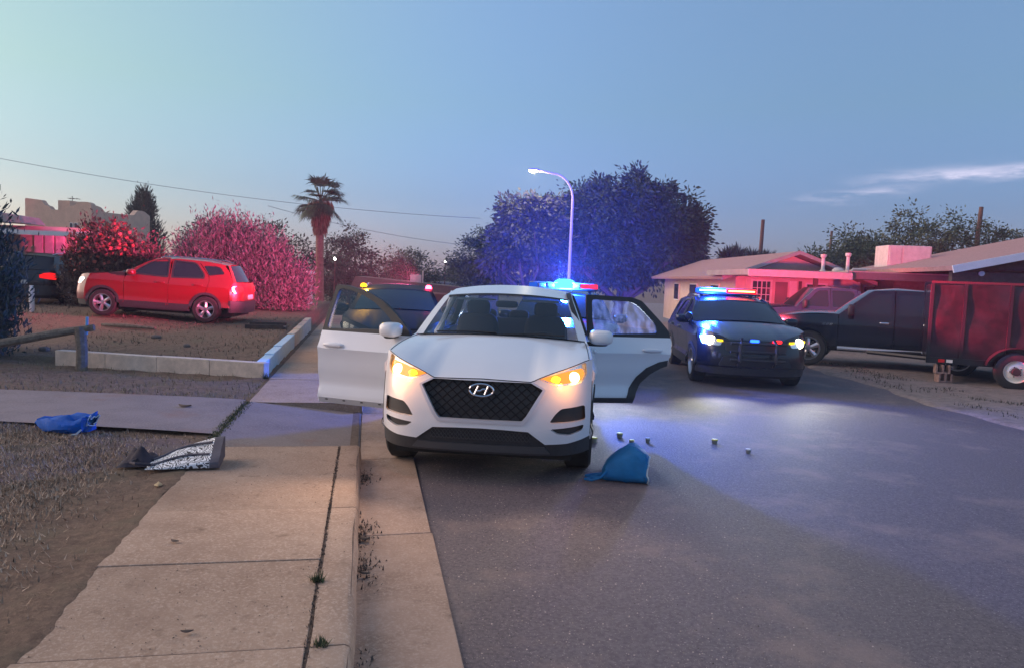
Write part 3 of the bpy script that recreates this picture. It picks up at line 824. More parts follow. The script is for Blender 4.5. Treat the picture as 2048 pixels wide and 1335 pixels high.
    def loft(name, ca, cb, mat, s0=-1, s1=1, bulge=0.0, nu=8, nv=20, lift=0.0, thick=0):
        mb = MB()
        def fn(u, v):
            t = s0 + (s1 - s0) * v; p, q = ca(t), cb(t)
            r_ = [p[i] + (q[i] - p[i]) * u for i in range(3)]
            r_[2] += bulge * math.sin(math.pi * u) + lift; return r_
        mb.grid(nu, nv, fn); return mb.build(name, mat, body, smooth=True, xf=xf)
    hood0 = lambda t: (t * .925, front(t * .925, hoodz(t * .925)) + .002, hoodz(t * .925) + .004)
    cowl = cross(.50, 1.145, .05, .20, .885)
    def hood_fn(u, v):
        t = -1 + 2 * v; p, q = hood0(t), cowl(t)
        r_ = [p[i] + (q[i] - p[i]) * u for i in range(3)]
        r_[2] += .032 * math.sin(math.pi * u ** .8) * (1 - .4 * abs(t) ** 3) - .012 * math.exp(-((abs(t) - .66) / .06) ** 2) * math.sin(math.pi * u ** .6)
        return r_
    MB().grid(18, 40, hood_fn).build("hood", paint, body, smooth='all', xf=xf)
    if hero:                             # shut lines round the hood and bumper, wipers
        sm_ = MB(); sm_.tube([(x, front(x, hoodz(x)) - .0005, float(hoodz(x)) + .001) for x in np.linspace(-.90, .90, 60)], .0042, 5)
        sm_.build("hood_seam", m_black, body, xf=xf)
        for s in (-1, 1):
            MB().tube([Vector(hood_fn(u, .5 + s * .487)) + Vector((0, 0, .0005)) for u in np.linspace(.02, .98, 20)], .0042, 5).build("hood_seam", m_black, body, xf=xf)
            MB().tube([(s * .936, front(.935, z) - .0005, z) for z in np.linspace(.42, .885, 14)], .0035, 5).build("bumper_seam", m_black, body, xf=xf)
        for (xa, xb) in ((-.62, -.02), (.05, .66)):
            MB().tube([(xa, .30, 1.205), ((xa + xb) / 2, .335, 1.218), (xb, .34, 1.215)], .009, 5).build("wiper", m_black, body, xf=xf)
    rf = cross(1.21, 1.535, .05, .10, .722)
    cowl2 = cross(.52, 1.15, .045, .20, .885)
    loft("windscreen", lambda t: tuple(np.array(cowl2(t)) + (0, 0, .0)), rf, glass if not hero else m_glass, -.905, .905, .012, 10, 20)
    for s in (-1, 1):
        loft("pillar", cowl2, rf, paint, s * .90, s * 1.0, .012, 8, 4, .004)
    ws = MB()
    def cowlstrip(u, v):
        t = -.94 + 1.88 * v; p = cowl(t); return (p[0], p[1] + .05 * (u - .5) - .01, p[2] + .012 - .02 * u)
    ws.grid(2, 20, cowlstrip).build("cowl_trim", m_black, body, smooth=True, xf=xf)
    def frit(u, v):
        t = -.915 + 1.83 * v; p, q = cowl2(t), rf(t); k = 1 - .05 * u
        return tuple(p[i] + (q[i] - p[i]) * k + (.006 if i == 2 else 0) for i in range(3))
    MB().grid(2, 20, frit).build("windscreen_band", m_black, body, smooth=True, xf=xf)
    r1 = cross(1.8, 1.612, .065, .0); r2 = cross(2.6, 1.595, .06, 0); r3 = cross(3.16, 1.53, .04, -.06)
    for nm, ca, cb in (("roof", rf, r1),):
        mb = MB()
        for c0, c1 in ((rf, r1), (r1, r2), (r2, r3)):
            mb.grid(5, 20, lambda u, v, c0=c0, c1=c1: [c0(-1 + 2 * v)[i] + (c1(-1 + 2 * v)[i] - c0(-1 + 2 * v)[i]) * u for i in range(3)])
        mb.build("roof", paint, body, smooth='all', xf=xf)
    g0 = cross(3.36, 1.10, .02, -.14)
    loft("rear_window", lambda t: [r3(t)[i] * .94 + g0(t)[i] * .06 for i in range(3)], g0, glass, -.84, .84, .01)
    for s in (-1, 1): loft("rear_pillar", r3, g0, paint, s * .84, s * 1.0, .012, 6, 4)
    mb = MB(); tg = [(-.90, .62), (.90, .62), (.90, .95), (.83, 1.10), (-.83, 1.10), (-.90, .95)]
    panel(mb, tg, [], mrear, 0, .02, .09); mb.build("tailgate", paint, body, smooth=True, xf=xf)
    for s in (-1, 1):                    # corner skin between quarter panel and tailgate
        zs_ = [.42, .55, .7, .85, .95, 1.02, 1.10]
        def cfn(u, v, s=s):
            z = float(np.interp(v, np.linspace(0, 1, 7), zs_))
            ya = rear(.93, z) if z <= .9 else rear(.93, .9) + (3.365 - rear(.93, .9)) * (z - .9) / .2
            xa = half(ya, z); xb = .905 if z < .95 else .905 - .075 * (z - .95) / .15
            return (s * (xa + (xb - xa) * u), ya + (rear(xb, z) - ya) * u, z)
        MB().grid(3, 12, cfn).build("rear_corner", paint, body, smooth=True, xf=xf)
    mb = MB(); panel(mb, [(-.93, .30), (.93, .30), (.93, .615), (-.93, .615)], [], mrear, -.03, .05, .09); mb.build("rear_bumper", clad, body, smooth=True, xf=xf)
    for s in (-1, 1):
        tl = [(s * .58, .86), (s * .91, .80), (s * .915, 1.0), (s * .80, 1.03), (s * .58, .99)]
        mb = MB(); panel(mb, rnd(tl, .03), [], mrear, -.02, .03, .07); mb.build("tail_lamp", m_tail, body, smooth=True, xf=xf)
        if hero: continue
        rr = MB(); rr.tube([(s * .60, 1.35, 1.60), (s * .61, 1.45, 1.645), (s * .62, 2.0, 1.665), (s * .61, 2.7, 1.65), (s * .59, 2.95, 1.595)], .016, 6)
        rr.build("roof_rail", m_chrome, body, smooth=True, xf=xf)
    mb = MB(); panel(mb, [(-.26, .66), (.26, .66), (.26, .78), (-.26, .78)], [], mrear, -.008, .01, .1); mb.build("number_plate", M("plate", (.5, .5, .45), .5), body, xf=xf)
    # underbody and firewall
    ub = MB(); ub.box(-.78, .78, -.62, 3.4, .20, .36); ub.box(-.72, .72, -.55, .42, .36, .84); ub.build("underbody", m_under, body, xf=xf)
    # ---- front
    wl_ = [(-.935, .405), (-.74, .375), (-.555, .37), (-.41, .478), (-.2, .488), (0, .492), (.2, .488), (.41, .478), (.555, .37), (.74, .375), (.935, .405)]
    top = [(x, float(hoodz(x))) for x in np.linspace(.935, -.935, 33)]
    gr = rnd([(-.42, .888), (.42, .888), (.525, .835), (.49, .78), (.39, .605), (.355, .562), (-.355, .562), (-.39, .605), (-.49, .78), (-.525, .835)], .02, 3)
    hl = [(.475, .922), (.555, .888), (.635, .866), (.745, .872), (.845, .888), (.885, .955), (.875, 1.055), (.72, 1.002), (.59, .958)]
    fu = [(.582, .556), (.63, .632), (.68, .680), (.88, .695), (.89, .566)]
    fl = [(.59, .506), (.88, .525), (.865, .478), (.755, .448), (.655, .462)]
    mir = lambda P_: [(-p[0], p[1]) for p in P_]
    if frontset == "hero":
        holes = [gr] + [rnd(q, r_) for P_, r_ in ((hl, .02), (fu, .025), (fl, .02)) for q in (P_, mir(P_))]
        mb = MB(); panel(mb, wl_ + top, holes, mfront, 0, .05, .035); mb.build("front_bumper", paint, body, smooth=True, xf=xf)
        # character lines and raised grille surround
        sur = MB()
        outer = rnd([(-.435, .898), (-.545, .838), (-.515, .775), (-.41, .590), (-.368, .535), (.368, .535), (.41, .590), (.515, .775), (.545, .838), (.435, .898), (.42, .887), (.52, .835), (.485, .78), (.386, .608), (.352, .566), (-.352, .566), (-.386, .608), (-.485, .78), (-.52, .835), (-.42, .887)], .008, 2)
        panel(sur, outer, [], mfront, -.014, .03, .04); sur.build("grille_surround", M("silver_trim", (.62, .62, .66), .3, metal=.3), body, smooth=True, xf=xf)
        gm = MB(); panel(gm, gr, [], mfront, .045, 0, .05); grl = gm.build("grille", m_black, body, smooth=True, xf=xf)
        cell = MB()                                 # mesh of small diamond bars
        for i in range(-9, 10):
            for sgn in (-1, 1):
                pts = []
                for k in range(40):
                    z = .57 + .31 * k / 39; x = i * .085 + sgn * (z - .57) * 1.15 - sgn * .18
                    if inside((x, z), [gr]): pts.append((x, front(x, z) + .034, z))
                    elif len(pts) > 2: break
                    else: pts = []
                if len(pts) > 2: cell.tube(pts, .0045, 4, False)
        cell.build("grille_mesh", M("grille_bar", (.010, .010, .014), .8, spec=.15), grl, xf=xf)
        # oval badge with slanted letter
        em = MB(); N = 40
        em.tube([(.103 * math.cos(t), front(0, .813) - .002, .813 + .053 * math.sin(t)) for t in np.linspace(0, 2 * math.pi, N)], .0085, 6, False)
        for pts in ([(-.058, .778), (-.050, .795), (-.026, .848)], [(.030, .776), (.048, .825), (.058, .848)], [(-.042, .806), (-.010, .806), (.012, .822), (.046, .820)]):
            em.tube([(x, front(0, .813) - .004, z) for x, z in pts], .009, 6)
        em.build("badge", m_chrome, body, smooth=True, xf=xf)
        lw = [(.935, .262), (.935, .40), (.74, .370), (.548, .365), (.405, .473), (0, .487), (-.405, .473), (-.548, .365), (-.74, .370), (-.935, .40), (-.935, .262)]
        mb = MB(); panel(mb, lw, [], mfront, .022, .08, .05); lb = mb.build("lower_bumper", clad, body, smooth=True, xf=xf)
        lm = MB()
        for i in range(-14, 15):
            for sgn in (-1, 1):
                x = i * .032
                if abs(x) < .42: lm.tube([(x - sgn * .014, front(x, .40) + .014, .385), (x + sgn * .014, front(x, .40) + .012, .425), (x - sgn * .014, front(x, .44) + .014, .465)], .0045, 4, False)
        lm.build("lower_grille_mesh", M("grille_bar2", (.045, .045, .05), .45), lb, xf=xf)
        mb = MB(); panel(mb, [(-.60, .285), (.60, .285), (.55, .345), (-.55, .345)], [], mfront, -.006, .05, .06); mb.build("skid_plate", M("skid", (.06, .06, .065), .5), lb, smooth=True, xf=xf)
        for s in (-1, 1):
            P_ = (lambda L: L if s > 0 else mir(L))
            for q, dep in ((fu, .045), (fl, .05)):
                mb = MB(); panel(mb, rnd(P_(q), .02), [], mfront, dep, 0, .06); mb.build("fog_pocket", m_black, body, smooth=True, xf=xf)
            mb = MB(); panel(mb, rnd(P_(hl), .02), [], mfront, .05, 0, .05); hb = mb.build("headlamp", m_reflector, body, smooth=True, xf=xf)
            lp = MB(); yb = front(.775, .925)
            lp.lathe([(0, -.032), (.030, -.024), (.046, 0), (.048, .02)], 'y', 20, (s * .775, yb + .03, .930)); lp.build("bulb", m_bulb, hb, smooth=True, xf=xf)
            sg = [(.575, .905), (.645, .884), (.668, .925), (.628, .948), (.592, .938)]
            mb = MB(); panel(mb, rnd(P_(sg), .015), [], mfront, .028, .02, .04); mb.build("turn_signal", m_amber, hb, smooth=True, xf=xf)
            bz = [(.50, .922), (.57, .896), (.66, .876), (.84, .90), (.868, .96), (.84, 1.005), (.72, .985), (.60, .95)]
            mb = MB(); panel(mb, rnd(P_(bz), .02), [], mfront, .044, 0, .05); mb.build("reflector", m_amberdim, hb, smooth=True, xf=xf)  # panel emits amber itself, in place of bounced bulb light
            mb = MB(); panel(mb, rnd(P_(hl), .02), [], mfront, .002, .0, .05); mb.build("lens", m_lens, hb, smooth=True, xf=xf)
    else:
        mb = MB(); panel(mb, [(-.935, .40), (.935, .40)] + top, [], mfront, 0, .03, .08); mb.build("front_bumper", paint, body, smooth=True, xf=xf)
        mb = MB(); panel(mb, [(-.935, .26), (.935, .26), (.935, .395), (-.935, .395)], [], mfront, .02, .05, .1); mb.build("lower_bumper", clad, body, smooth=True, xf=xf)
        mb = MB(); panel(mb, rnd([(-.50, .70), (.50, .70), (.54, .87), (-.54, .87)], .03), [], mfront, -.012, .02, .08); mb.build("grille", m_black, body, smooth=True, xf=xf)
        mb = MB(); panel(mb, rnd([(-.62, .43), (.62, .43), (.55, .60), (-.55, .60)], .03), [], mfront, -.010, .02, .08); mb.build("lower_grille", m_black, body, smooth=True, xf=xf)
        for s in (-1, 1):
            hh = [(s * .57, .86), (s * .60, .79), (s * .87, .80), (s * .91, .93), (s * .88, .985), (s * .7, .93)]
            mb = MB(); panel(mb, rnd(hh, .03), [], mfront, -.012, .02, .06); hb = mb.build("headlamp", m_reflector, body, smooth=True, xf=xf)
            if frontset == "police":
                MB().lathe([(0, -.04), (.06, -.03), (.088, 0), (.088, .03)], 'y', 20, (s * .74, front(.74, .865) - .0, .868)).build("bulb", m_coolwhite, hb, smooth=True, xf=xf)
                ym = [(s * .56, .862), (s * .655, .868), (s * .655, .90), (s * .56, .896)]
                mb = MB(); panel(mb, ym, [], mfront, -.03, .02, .06); mb.build("marker_lamp", m_yellow, hb, smooth=True, xf=xf)
                MB().blob((s * .885, front(.885, .90) - .01, .895), (.018, .02, .02), 2.5, 6, 8).build("side_marker", m_yellow, hb, smooth=True, xf=xf)
            else:
                mb = MB(); panel(mb, rnd(hh, .03), [], mfront, -.018, .0, .06); mb.build("lens", m_lens, hb, smooth=True, xf=xf)
    if interior:
        for s in (-1, 1):
            st_ = MB(); x0 = s * .40
            st_.blob((x0, 1.30, .62), (.26, .28, .10), 4); st_.blob((x0, 1.62, .98), (.25, .09, .36), 4.5, 12, 16)
            so = st_.build("front_seat", m_seat, body, smooth='all', xf=lambda x, y, z: (x, y + max(0, z - .7) * .16, z))
            hr = MB(); hr.blob((x0, 1.74, 1.40), (.14, .06, .095), 3.5); hr.tube([(x0 - .06, 1.72, 1.25), (x0 - .06, 1.74, 1.40)], .008); hr.tube([(x0 + .06, 1.72, 1.25), (x0 + .06, 1.74, 1.40)], .008)
            hr.build("headrest", m_seat, so, smooth='all')
        rs = MB(); rs.blob((0, 2.35, .60), (.66, .28, .12), 5); rs.blob((0, 2.66, .93), (.66, .10, .32), 5, 12, 20)
        rso = rs.build("rear_seat", m_seat, body, smooth='all')
        for x0 in (-.42, 0, .42): MB().blob((x0, 2.74, 1.27), (.13, .05, .075), 3.5).build("headrest", m_seat, rso, smooth='all')
        db = MB(); db.blob((0, .72, .98), (.83, .30, .13), 4, 10, 24); db.build("dashboard", m_dash, body, smooth='all')
        db = MB(); db.blob((0, .92, .74), (.80, .12, .26), 5, 10, 20); db.build("dash_lower", m_dash, body, smooth='all')
        sw = MB(); c = (.40, 1.03, 1.02)
        ring_ = [(c[0] + .185 * math.cos(t), c[1] - .06 * math.sin(t), c[2] + .17 * math.sin(t)) for t in np.linspace(0, 2 * math.pi, 30)]
        sw.tube(ring_, .016, 8, False); sw.blob((c[0], c[1] - .01, c[2]), (.07, .03, .055), 3); sw.tube([(c[0] - .18, c[1], c[2]), (c[0] + .18, c[1], c[2])], .014)
        sw.build("steering_wheel", m_dash, body, smooth=True)
        MB().blob((0, 1.08, 1.475), (.125, .02, .038), 4).build("rear_view_mirror", m_black, body, smooth='all')
        for s in (-1, 1): MB().blob((s * .36, 1.22, 1.515), (.22, .07, .012), 4).build("sun_visor", M("visor", (.3, .3, .3), .8), body, smooth='all')
        fl_ = MB().box(-.84, .84, .45, 3.3, .34, .40).build("cabin_floor", m_dash, body)
        MB().grid(8, 8, lambda u, v: (-.62 + 1.24 * v, 1.42 + 1.55 * u, 1.555 + .045 * (1 - (2 * v - 1) ** 2) + .02 * math.sin(math.pi * u))).build("headliner", M("headliner", (.38, .37, .36), .9), body)
    ra = wheel_r
    w1 = W(.84, 0, 0); w2 = W(.84, WB, 0)
    wheel_set(root, [(w1[0], w1[1], 1), (-w1[0], w1[1], -1), (w2[0], w2[1], 1), (-w2[0], w2[1], -1)], ra, .235, rim)
    return root, front, half

# the white SUV stopped at an angle to the kerb, two doors standing open
white, wfront, whalf = suv("white_suv", (-0.165, 7.05, 0.015), R(5.2), m_white, "white SUV facing us with two doors standing open and headlights on", "car", frontset="hero", hero=True, interior=True, glass=m_glass)
for s in (-1, 1):
    lamp("headlamp_light", 'POINT', (white.matrix_basis @ Vector((s * .78, -.86, .93)))[:], 1.6, (1.0, .36, .06), None, size=.04)
for s in (-1, 1):                        # its own warm beams falling on the street and sidewalk before it
    p_ = white.matrix_basis @ Vector((s * .78, -1.02, .93)); t_ = white.matrix_basis @ Vector((s * .9 - .5, -5.2, .0))
    lamp("headlamp_beam", 'SPOT', p_[:], 27, (1.0, .70, .52), white, t_[:], .05, 120, .9)
def lightbar(root, y, z, width, mods, yaw=0):
    """Roof light bar: base, feet and a row of strobe modules (material per module)."""
    bar = MB().blob((0, y, z), (width / 2 + .03, .14, .028), 5, 8, 20).build("light_bar", m_black, root, smooth='all')
    n = len(mods); w_ = width / n
    for i, m in enumerate(mods):
        x = -width / 2 + w_ * (i + .5)
        MB().blob((x, y, z + .06), (w_ * .48, .125, .046), 6, 8, 16).build("strobe", m, bar, smooth='all')
    MB().blob((0, y, z + .115), (width / 2 + .02, .13, .010), 5, 6, 16).build("bar_cap", m_clearbar, bar, smooth='all')
    for s, mm in (((-1, ME('blue_led_row', (.35, .75, 1.0), 3.0)), (1, ME('red_led_row', (1.0, .45, .16), 3.0))) if mods[0] is m_bluelight else ()):
        MB().tube([(s * .03, y - .128, z + .066), (s * (width / 2 - .05), y - .128, z + .066)], .017, 6).build('led_row', mm, bar, smooth=True)
    for s in (-1, 1): MB().box(s * .5 - .03, s * .5 + .03, y - .05, y + .05, z - .09, z - .02).build("bar_foot", m_black, bar)
    return bar

def push_bar(root, yf):
    m = MB()
    for s in (-1, 1):
        m.tube([(s * .30, yf + .02, .42), (s * .30, yf - .10, .50), (s * .30, yf - .10, .80), (s * .27, yf - .04, .88)], .03, 6)
    for z in (.52, .66, .80): m.tube([(-.46, yf - .09, z), (.46, yf - .09, z)], .024, 6)
    return m.build("push_bar", m_black, root, smooth=True)

lowwarp = lambda kx, ky, kz: (lambda x, y, z: (x * kx, y * ky, z * kz))
# police SUV on the right, bar half blue half red
pol, pf, _ = suv("police_suv", (4.27, 13.55, 0.02), R(4.5), m_blackp, "black police SUV with blue and red roof bar lit beside the open rear door", "police car", warp=lowwarp(1.0, 1.06, .94), frontset="police", wheel_r=.37)
lightbar(pol, 1.92, 1.595, 1.22, [m_bluelight, m_bluehot, m_bluehot, m_bluehot, m_redhot, m_redhot, m_redhot, m_redlight])
push_bar(pol, -.95)
for (x, m, nm) in ((-.02, m_bluehot, "grille_strobe"), (.36, m_redhot, "grille_strobe")):
    MB().blob((x - .02, pf(x, .86) * 1.06 - .05, .845), (.075, .025, .024), 5, 6, 10).build(nm, m, pol, smooth='all')
MB().lathe([(0, -.03), (.06, -.02), (.075, .05), (.03, .10), (0, .10)], 'y', 14, (-.93, .62, 1.17)).build("spot_lamp", m_black, pol, smooth=True)
def wp(root, p): return tuple(root.matrix_basis @ Vector(p))
# police SUV hidden behind the white one: only its bar and headlamp beam show
pol2, pf2, _ = suv("police_suv", (0.86, 12.55, 0.02), R(3.0), m_blackp, "police SUV behind the white SUV, glaring blue strobe above its roof", "police car", warp=lowwarp(1.0, 1.04, .94), frontset="police", wheel_r=.37)
m_flare = ME("blue_strobe_flash", (0.02, 0.17, 1.0), 5.0)
lightbar(pol2, 1.5, 1.585, 1.30, [m_dimblue, m_clearbar, m_clearbar, m_flare, m_flare, m_clearbar, m_dimred, m_dimred])
MB().blob((.02, 1.5, 1.675), (.21, .16, .105), 2.4, 10, 16).build('flare_glow', m_flare, pol2, smooth='all')  # glowing blob added to imitate the flare of the strobe
push_bar(pol2, -.93)
# unmarked dark SUV at the kerb
dk, df, _ = suv("dark_suv", (-2.12, 13.35, 0.02), R(-8), M("dull_black_paint", (.010, .010, .014), .55, spec=.2), "dark SUV at the kerb behind the open front door, amber and red roof lamps", "car", warp=lowwarp(.97, 1.03, .925), frontset="plain", wheel_r=.36)
for (x, m, nm) in ((-.66, m_amber, "amber_roof_lamp"), (.62, ME("red_lamp", (1, .03, .10), 14), "red_roof_lamp")):
    MB().lathe([(.0, .075), (.045, .062), (.062, .03), (.062, 0), (0, 0)], 'z', 16, (x, 1.42, 1.475)).build(nm, m, dk, smooth=True)
for o in dk.children:
    if o.name.startswith('headlamp'): o.data.materials[0] = m_black
# red compact SUV on the yard drive
red, rf_, _ = suv("red_suv", (-9.83, 18.36, lzw(-9.83, 18.36) + .01), R(84), m_red, "red compact SUV parked side-on up on the dirt yard", "car", warp=lowwarp(.90, .88, .92), frontset="plain", wheel_r=.32, slope=(R(-2.3), 0))

# black car nose-in by the porch, only its tail shows
sed, _, _ = suv("dark_car", (-13.75, 23.7, lzw(-13.5, 22) + .01), R(176), m_blackp, "black car by the porch with red tail lamps glowing", "car", warp=lowwarp(.95, .98, .86), frontset="plain", wheel_r=.33)
for o in sed.children:
    if o.name.startswith("tail_lamp"): o.data.materials[0] = ME("tail_glow", (1.0, .012, .015), .55)

# ------------------------------------------------------------------ pickups
def pickup(name, loc, yaw, paint, label, wb=3.0, wheel_r=.40, k=(1, 1, 1), chrome=True, group=None):
    root = empty(name, loc, -yaw, label, "pickup truck", group)
    W = lambda x, y, z: (x * k[0], y * k[1], z * k[2])
    def half(y, z):
        w0 = .98 - .05 * max(0, (-y - .2) / .8) ** 2
        return w0 + .014 * math.exp(-((z - .98) / .08) ** 2) - .05 * sstep(1.05, 1.22, z) - .30 * max(0, z - 1.22) - .05 * max(0, .65 - z)
    AR = .47
    arch = lambda cy, a0, a1, r_=AR: [(cy + r_ * math.cos(R(t)), .42 + r_ * math.sin(R(t))) for t in np.linspace(a0, a1, 15)]
    fender = [(-.80, .55), (-.86, .8), (-.86, 1.02), (-.70, 1.13), (0, 1.19), (.60, 1.22), (.605, .48), (.5, .48)] + arch(0, 8, 172)
    fdoor = [(.615, .50), (.615, 1.22), (.72, 1.28), (1.18, 1.70), (1.30, 1.775), (1.72, 1.80), (1.74, 1.2), (1.74, .50)]
    fwin = [(.86, 1.26), (1.24, 1.62), (1.36, 1.70), (1.66, 1.72), (1.67, 1.25)]
    rdoor = [(1.755, .50), (1.755, 1.2), (1.74, 1.80), (2.45, 1.79), (2.60, 1.74), (2.66, 1.22), (2.66, .88), (2.52, .66), (2.50, .50)]
    rwin = [(1.80, 1.25), (1.79, 1.72), (2.40, 1.715), (2.50, 1.68), (2.54, 1.25)]
    cabback = [(2.675, .9), (2.675, 1.22), (2.615, 1.745), (2.72, 1.72), (2.79, 1.25), (2.79, .9)]
    bed = [(2.81, .9), (2.81, 1.24), (4.25, 1.24), (4.27, .6), (3.5, .55)] + arch(wb, 8, 118)
    for s in (-1, 1):
        ms = lambda u, v, off, s=s: (s * (half(u, v) - off), u, v)
        mb = MB(); panel(mb, fender, [], ms, 0, .03, .1); mb.build("fender", paint, root, smooth=True, xf=W)
        mb = MB(); panel(mb, cabback, [], ms, 0, .03, .1); mb.build("cab_pillar", paint, root, smooth=True, xf=W)
        mb = MB(); panel(mb, bed, [], ms, 0, .04, .1); mb.build("bed_side", paint, root, smooth=True, xf=W)
        for pd, pw, hy in ((fdoor, fwin, 1.55), (rdoor, rwin, 2.40)):
            mb = MB(); panel(mb, rnd(pd, .02, 2), [rnd(pw, .04)], ms, 0, .03, .1); d = mb.build("door", paint, root, smooth=True, xf=W)
            mb = MB(); panel(mb, rnd(pw, .04), [], ms, .012, 0, .15); mb.build("window", m_tint, d, smooth=True, xf=W)
            hd = MB().blob((s * (half(hy, 1.06) + .02), hy, 1.06), (.02, .10, .024), 4); hd.build("door_handle", m_chrome if chrome else paint, d, smooth='all', xf=W)
            if pd is fdoor:
                mo = MB().blob((s * (half(.9, 1.3) + .14), .86, 1.32), (.12, .07, .13), 4).build("side_mirror", m_black, d, smooth='all', xf=W)
        for cy in (0, wb):
            mb = MB(); panel(mb, arch(cy, 5, 175, AR + .01) + arch(cy, 175, 5, AR - .04), [], ms, -.01, .05, .06); mb.build("wheel_arch_trim", m_black if not chrome else m_blackp, root, smooth=True, xf=W)
            MB().lathe([(AR - .03, 0), (AR - .02, -.4)], 'x', 24, (0, cy, .42)).build("wheel_liner", m_under, root, xf=lambda x, y, z, s=s: W(s * (.95 + x), y, max(z, .25)))
        MB().tube([(s * 1.02, .62, .46), (s * 1.03, 2.55, .46)], .042, 10).build("step_bar", M("step_chrome", (.62, .62, .64), .3, metal=.6) if chrome else m_black, root, smooth=True, xf=W)
        if chrome:
            for q in range(3): MB().box(s * (half(.2, .98) + .002), s * (half(.2, .98) + .012), .28 + .075 * q, .335 + .075 * q, .95, 1.01).build("fender_badge", m_chrome, root, xf=lambda x, y, z: W(x, y + .3 * (z - .98), z))
        MB().blob((s * .72, -.93, .98), (.20, .10, .11), 4).build("headlamp", m_reflector, root, smooth='all', xf=W)
        MB().blob((s * .90, 4.26, 1.0), (.06, .04, .16), 5).build("tail_lamp", m_tail, root, smooth='all', xf=W)
    cr_ = lambda y, z, c, b, hw=None: (lambda t: (t * (hw or half(y, z)), y - b * (1 - abs(t) ** 2.2), z + c * (1 - abs(t) ** 2.2)))
    def lo(name, ca, cb, mat, s0=-1, s1=1, bulge=0):
        return MB().grid(7, 14, lambda u, v: [ca(s0 + (s1 - s0) * v)[i] + (cb(s0 + (s1 - s0) * v)[i] - ca(s0 + (s1 - s0) * v)[i]) * u + (bulge * math.sin(math.pi * u) if i == 2 else 0) for i in range(3)]).build(name, mat, root, smooth='all', xf=W)
    h0 = cr_(-.84, 1.06, .03, .12); cw = cr_(.62, 1.22, .05, .15); rf2 = cr_(1.24, 1.735, .05, .08); r4 = cr_(1.75, 1.80, .05, 0); r5 = cr_(2.62, 1.745, .05, -.03); cb = cr_(2.79, 1.25, 0, 0)
    lo("hood", h0, cw, paint, bulge=.06); lo("windscreen", cw, rf2, m_tint, -.92, .92, .01)
    for s in (-1, 1): lo("pillar", cw, rf2, paint, s * .92, s * 1.0, .012)
    lo("roof", rf2, r4, paint); lo("roof_rear", r4, r5, paint); lo("rear_window", r5, cb, m_tint)
    mf = lambda u, v, off: (u, -.95 + .10 * (u / .93) ** 4 + off, v)
    mb = MB(); panel(mb, [(-.93, .45), (.93, .45), (.93, .78), (-.93, .78)], [], mf, -.06, .2, .15); mb.build("front_bumper", m_chrome if chrome else paint, root, smooth=True, xf=W)
    mb = MB(); panel(mb, rnd([(-.55, .80), (.55, .80), (.58, 1.10), (-.58, 1.10)], .05), [], mf, 0, .05, .15); mb.build("grille", m_black, root, smooth=True, xf=W)
    MB().box(-.93, .93, 2.82, 4.25, .62, .70).build("bed_floor", m_under, root, xf=W)
    MB().box(-.90, .90, 4.20, 4.26, .62, 1.24).build("tailgate", paint, root, xf=W)
    MB().box(-.80, .80, -.7, 4.2, .38, .60).build("underbody", m_under, root, xf=W)
    MB().box(-.85, .85, -.75, .6, .6, 1.05).build("engine_bay", m_under, root, xf=W)
    a, b = W(.84, 0, 0), W(.84, wb, 0)
    wheel_set(root, [(a[0], a[1], 1), (-a[0], a[1], -1), (b[0], b[1], 1), (-b[0], b[1], -1)], wheel_r, .26, m_alloy)
    return root
pickup("pickup_truck", (7.32, 18.02, 0.03), R(116.5), m_blackp, "black crew-cab pickup with chrome step bar parked before the trailer")
pickup("pickup_truck", (7.75, 22.3, 0.05), R(97), m_darkblue, "dark blue pickup parked behind the black one, under the porch roof", k=(.95, .85, 1.0), chrome=False)

# ------------------------------------------------------------------ utility trailer at the right edge
tdir = Vector((-.905, .425)); torg = Vector((9.68, 14.2))
tyaw = math.atan2(tdir.x, tdir.y)
m_trailer = M("trailer_panel", (.016, .007, .011), .28, var=.5, scale=6, bump=.22, bscale=9, coat=.5)
m_tframe = M("trailer_frame", (.012, .012, .014), .4)
tr = empty("utility_trailer", (torg.x, torg.y, 0.02), -tyaw, "tall black panelled utility trailer with white rim at the right edge", "trailer")
# trailer frame: +y forward (left in view); x>0 away from the street view
x0 = -.05; Lf, Lb, wd, zb, zt = 1.42, -3.4, 1.75, .52, 1.95
ys = [1.42, .92, .86, .16, .10, -.60, -.66, -1.36, -1.42, -2.12, -2.18, -3.4]
for k in range(0, len(ys), 2):
    for xx, nm in ((x0, "side_panel"), (x0 + wd, "side_panel")):
        zz = zt + (.0 if k == 0 else .02 * ((k // 2) % 2))
        m = MB(); m.grid(6, 8, lambda u, v, xx=xx, k=k, zz=zz: (xx + .012 * math.sin(v * 9 + k) * math.sin(u * 5), ys[k] + (ys[k + 1] - ys[k]) * u, zb + (zz - zb) * v))
        m.grid(6, 8, lambda u, v, xx=xx, k=k, zz=zz: (xx + .03 + .012 * math.sin(v * 9 + k) * math.sin(u * 5), ys[k] + (ys[k + 1] - ys[k]) * u, zb + (zz - zb) * v))
        m.build(nm, m_trailer, tr, smooth='all')
for y in [1.46] + [(ys[k] + ys[k + 1]) / 2 for k in range(1, len(ys) - 1, 2)]:
    for xx in (x0 - .02, x0 + wd): MB().box(xx, xx + .06, y - .028, y + .028, .40, zt + .03).build("post", m_tframe, tr)
for xx in (x0 - .025, x0 + wd):
    MB().box(xx, xx + .07, Lb, Lf + .06, zt + .03, zt + .075).build("top_rail", M("trailer_rail", (.05, .02, .025), .25, coat=.5), tr)
    MB().box(xx, xx + .08, Lb, Lf + .06, .40, .52).build("bed_rail", m_tframe, tr)
MB().box(x0, x0 + wd, Lf, Lf + .05, .45, zt).build("front_panel", m_trailer, tr)
MB().box(x0, x0 + wd, Lb, Lf, .42, .47).build("bed_floor", m_tframe, tr)
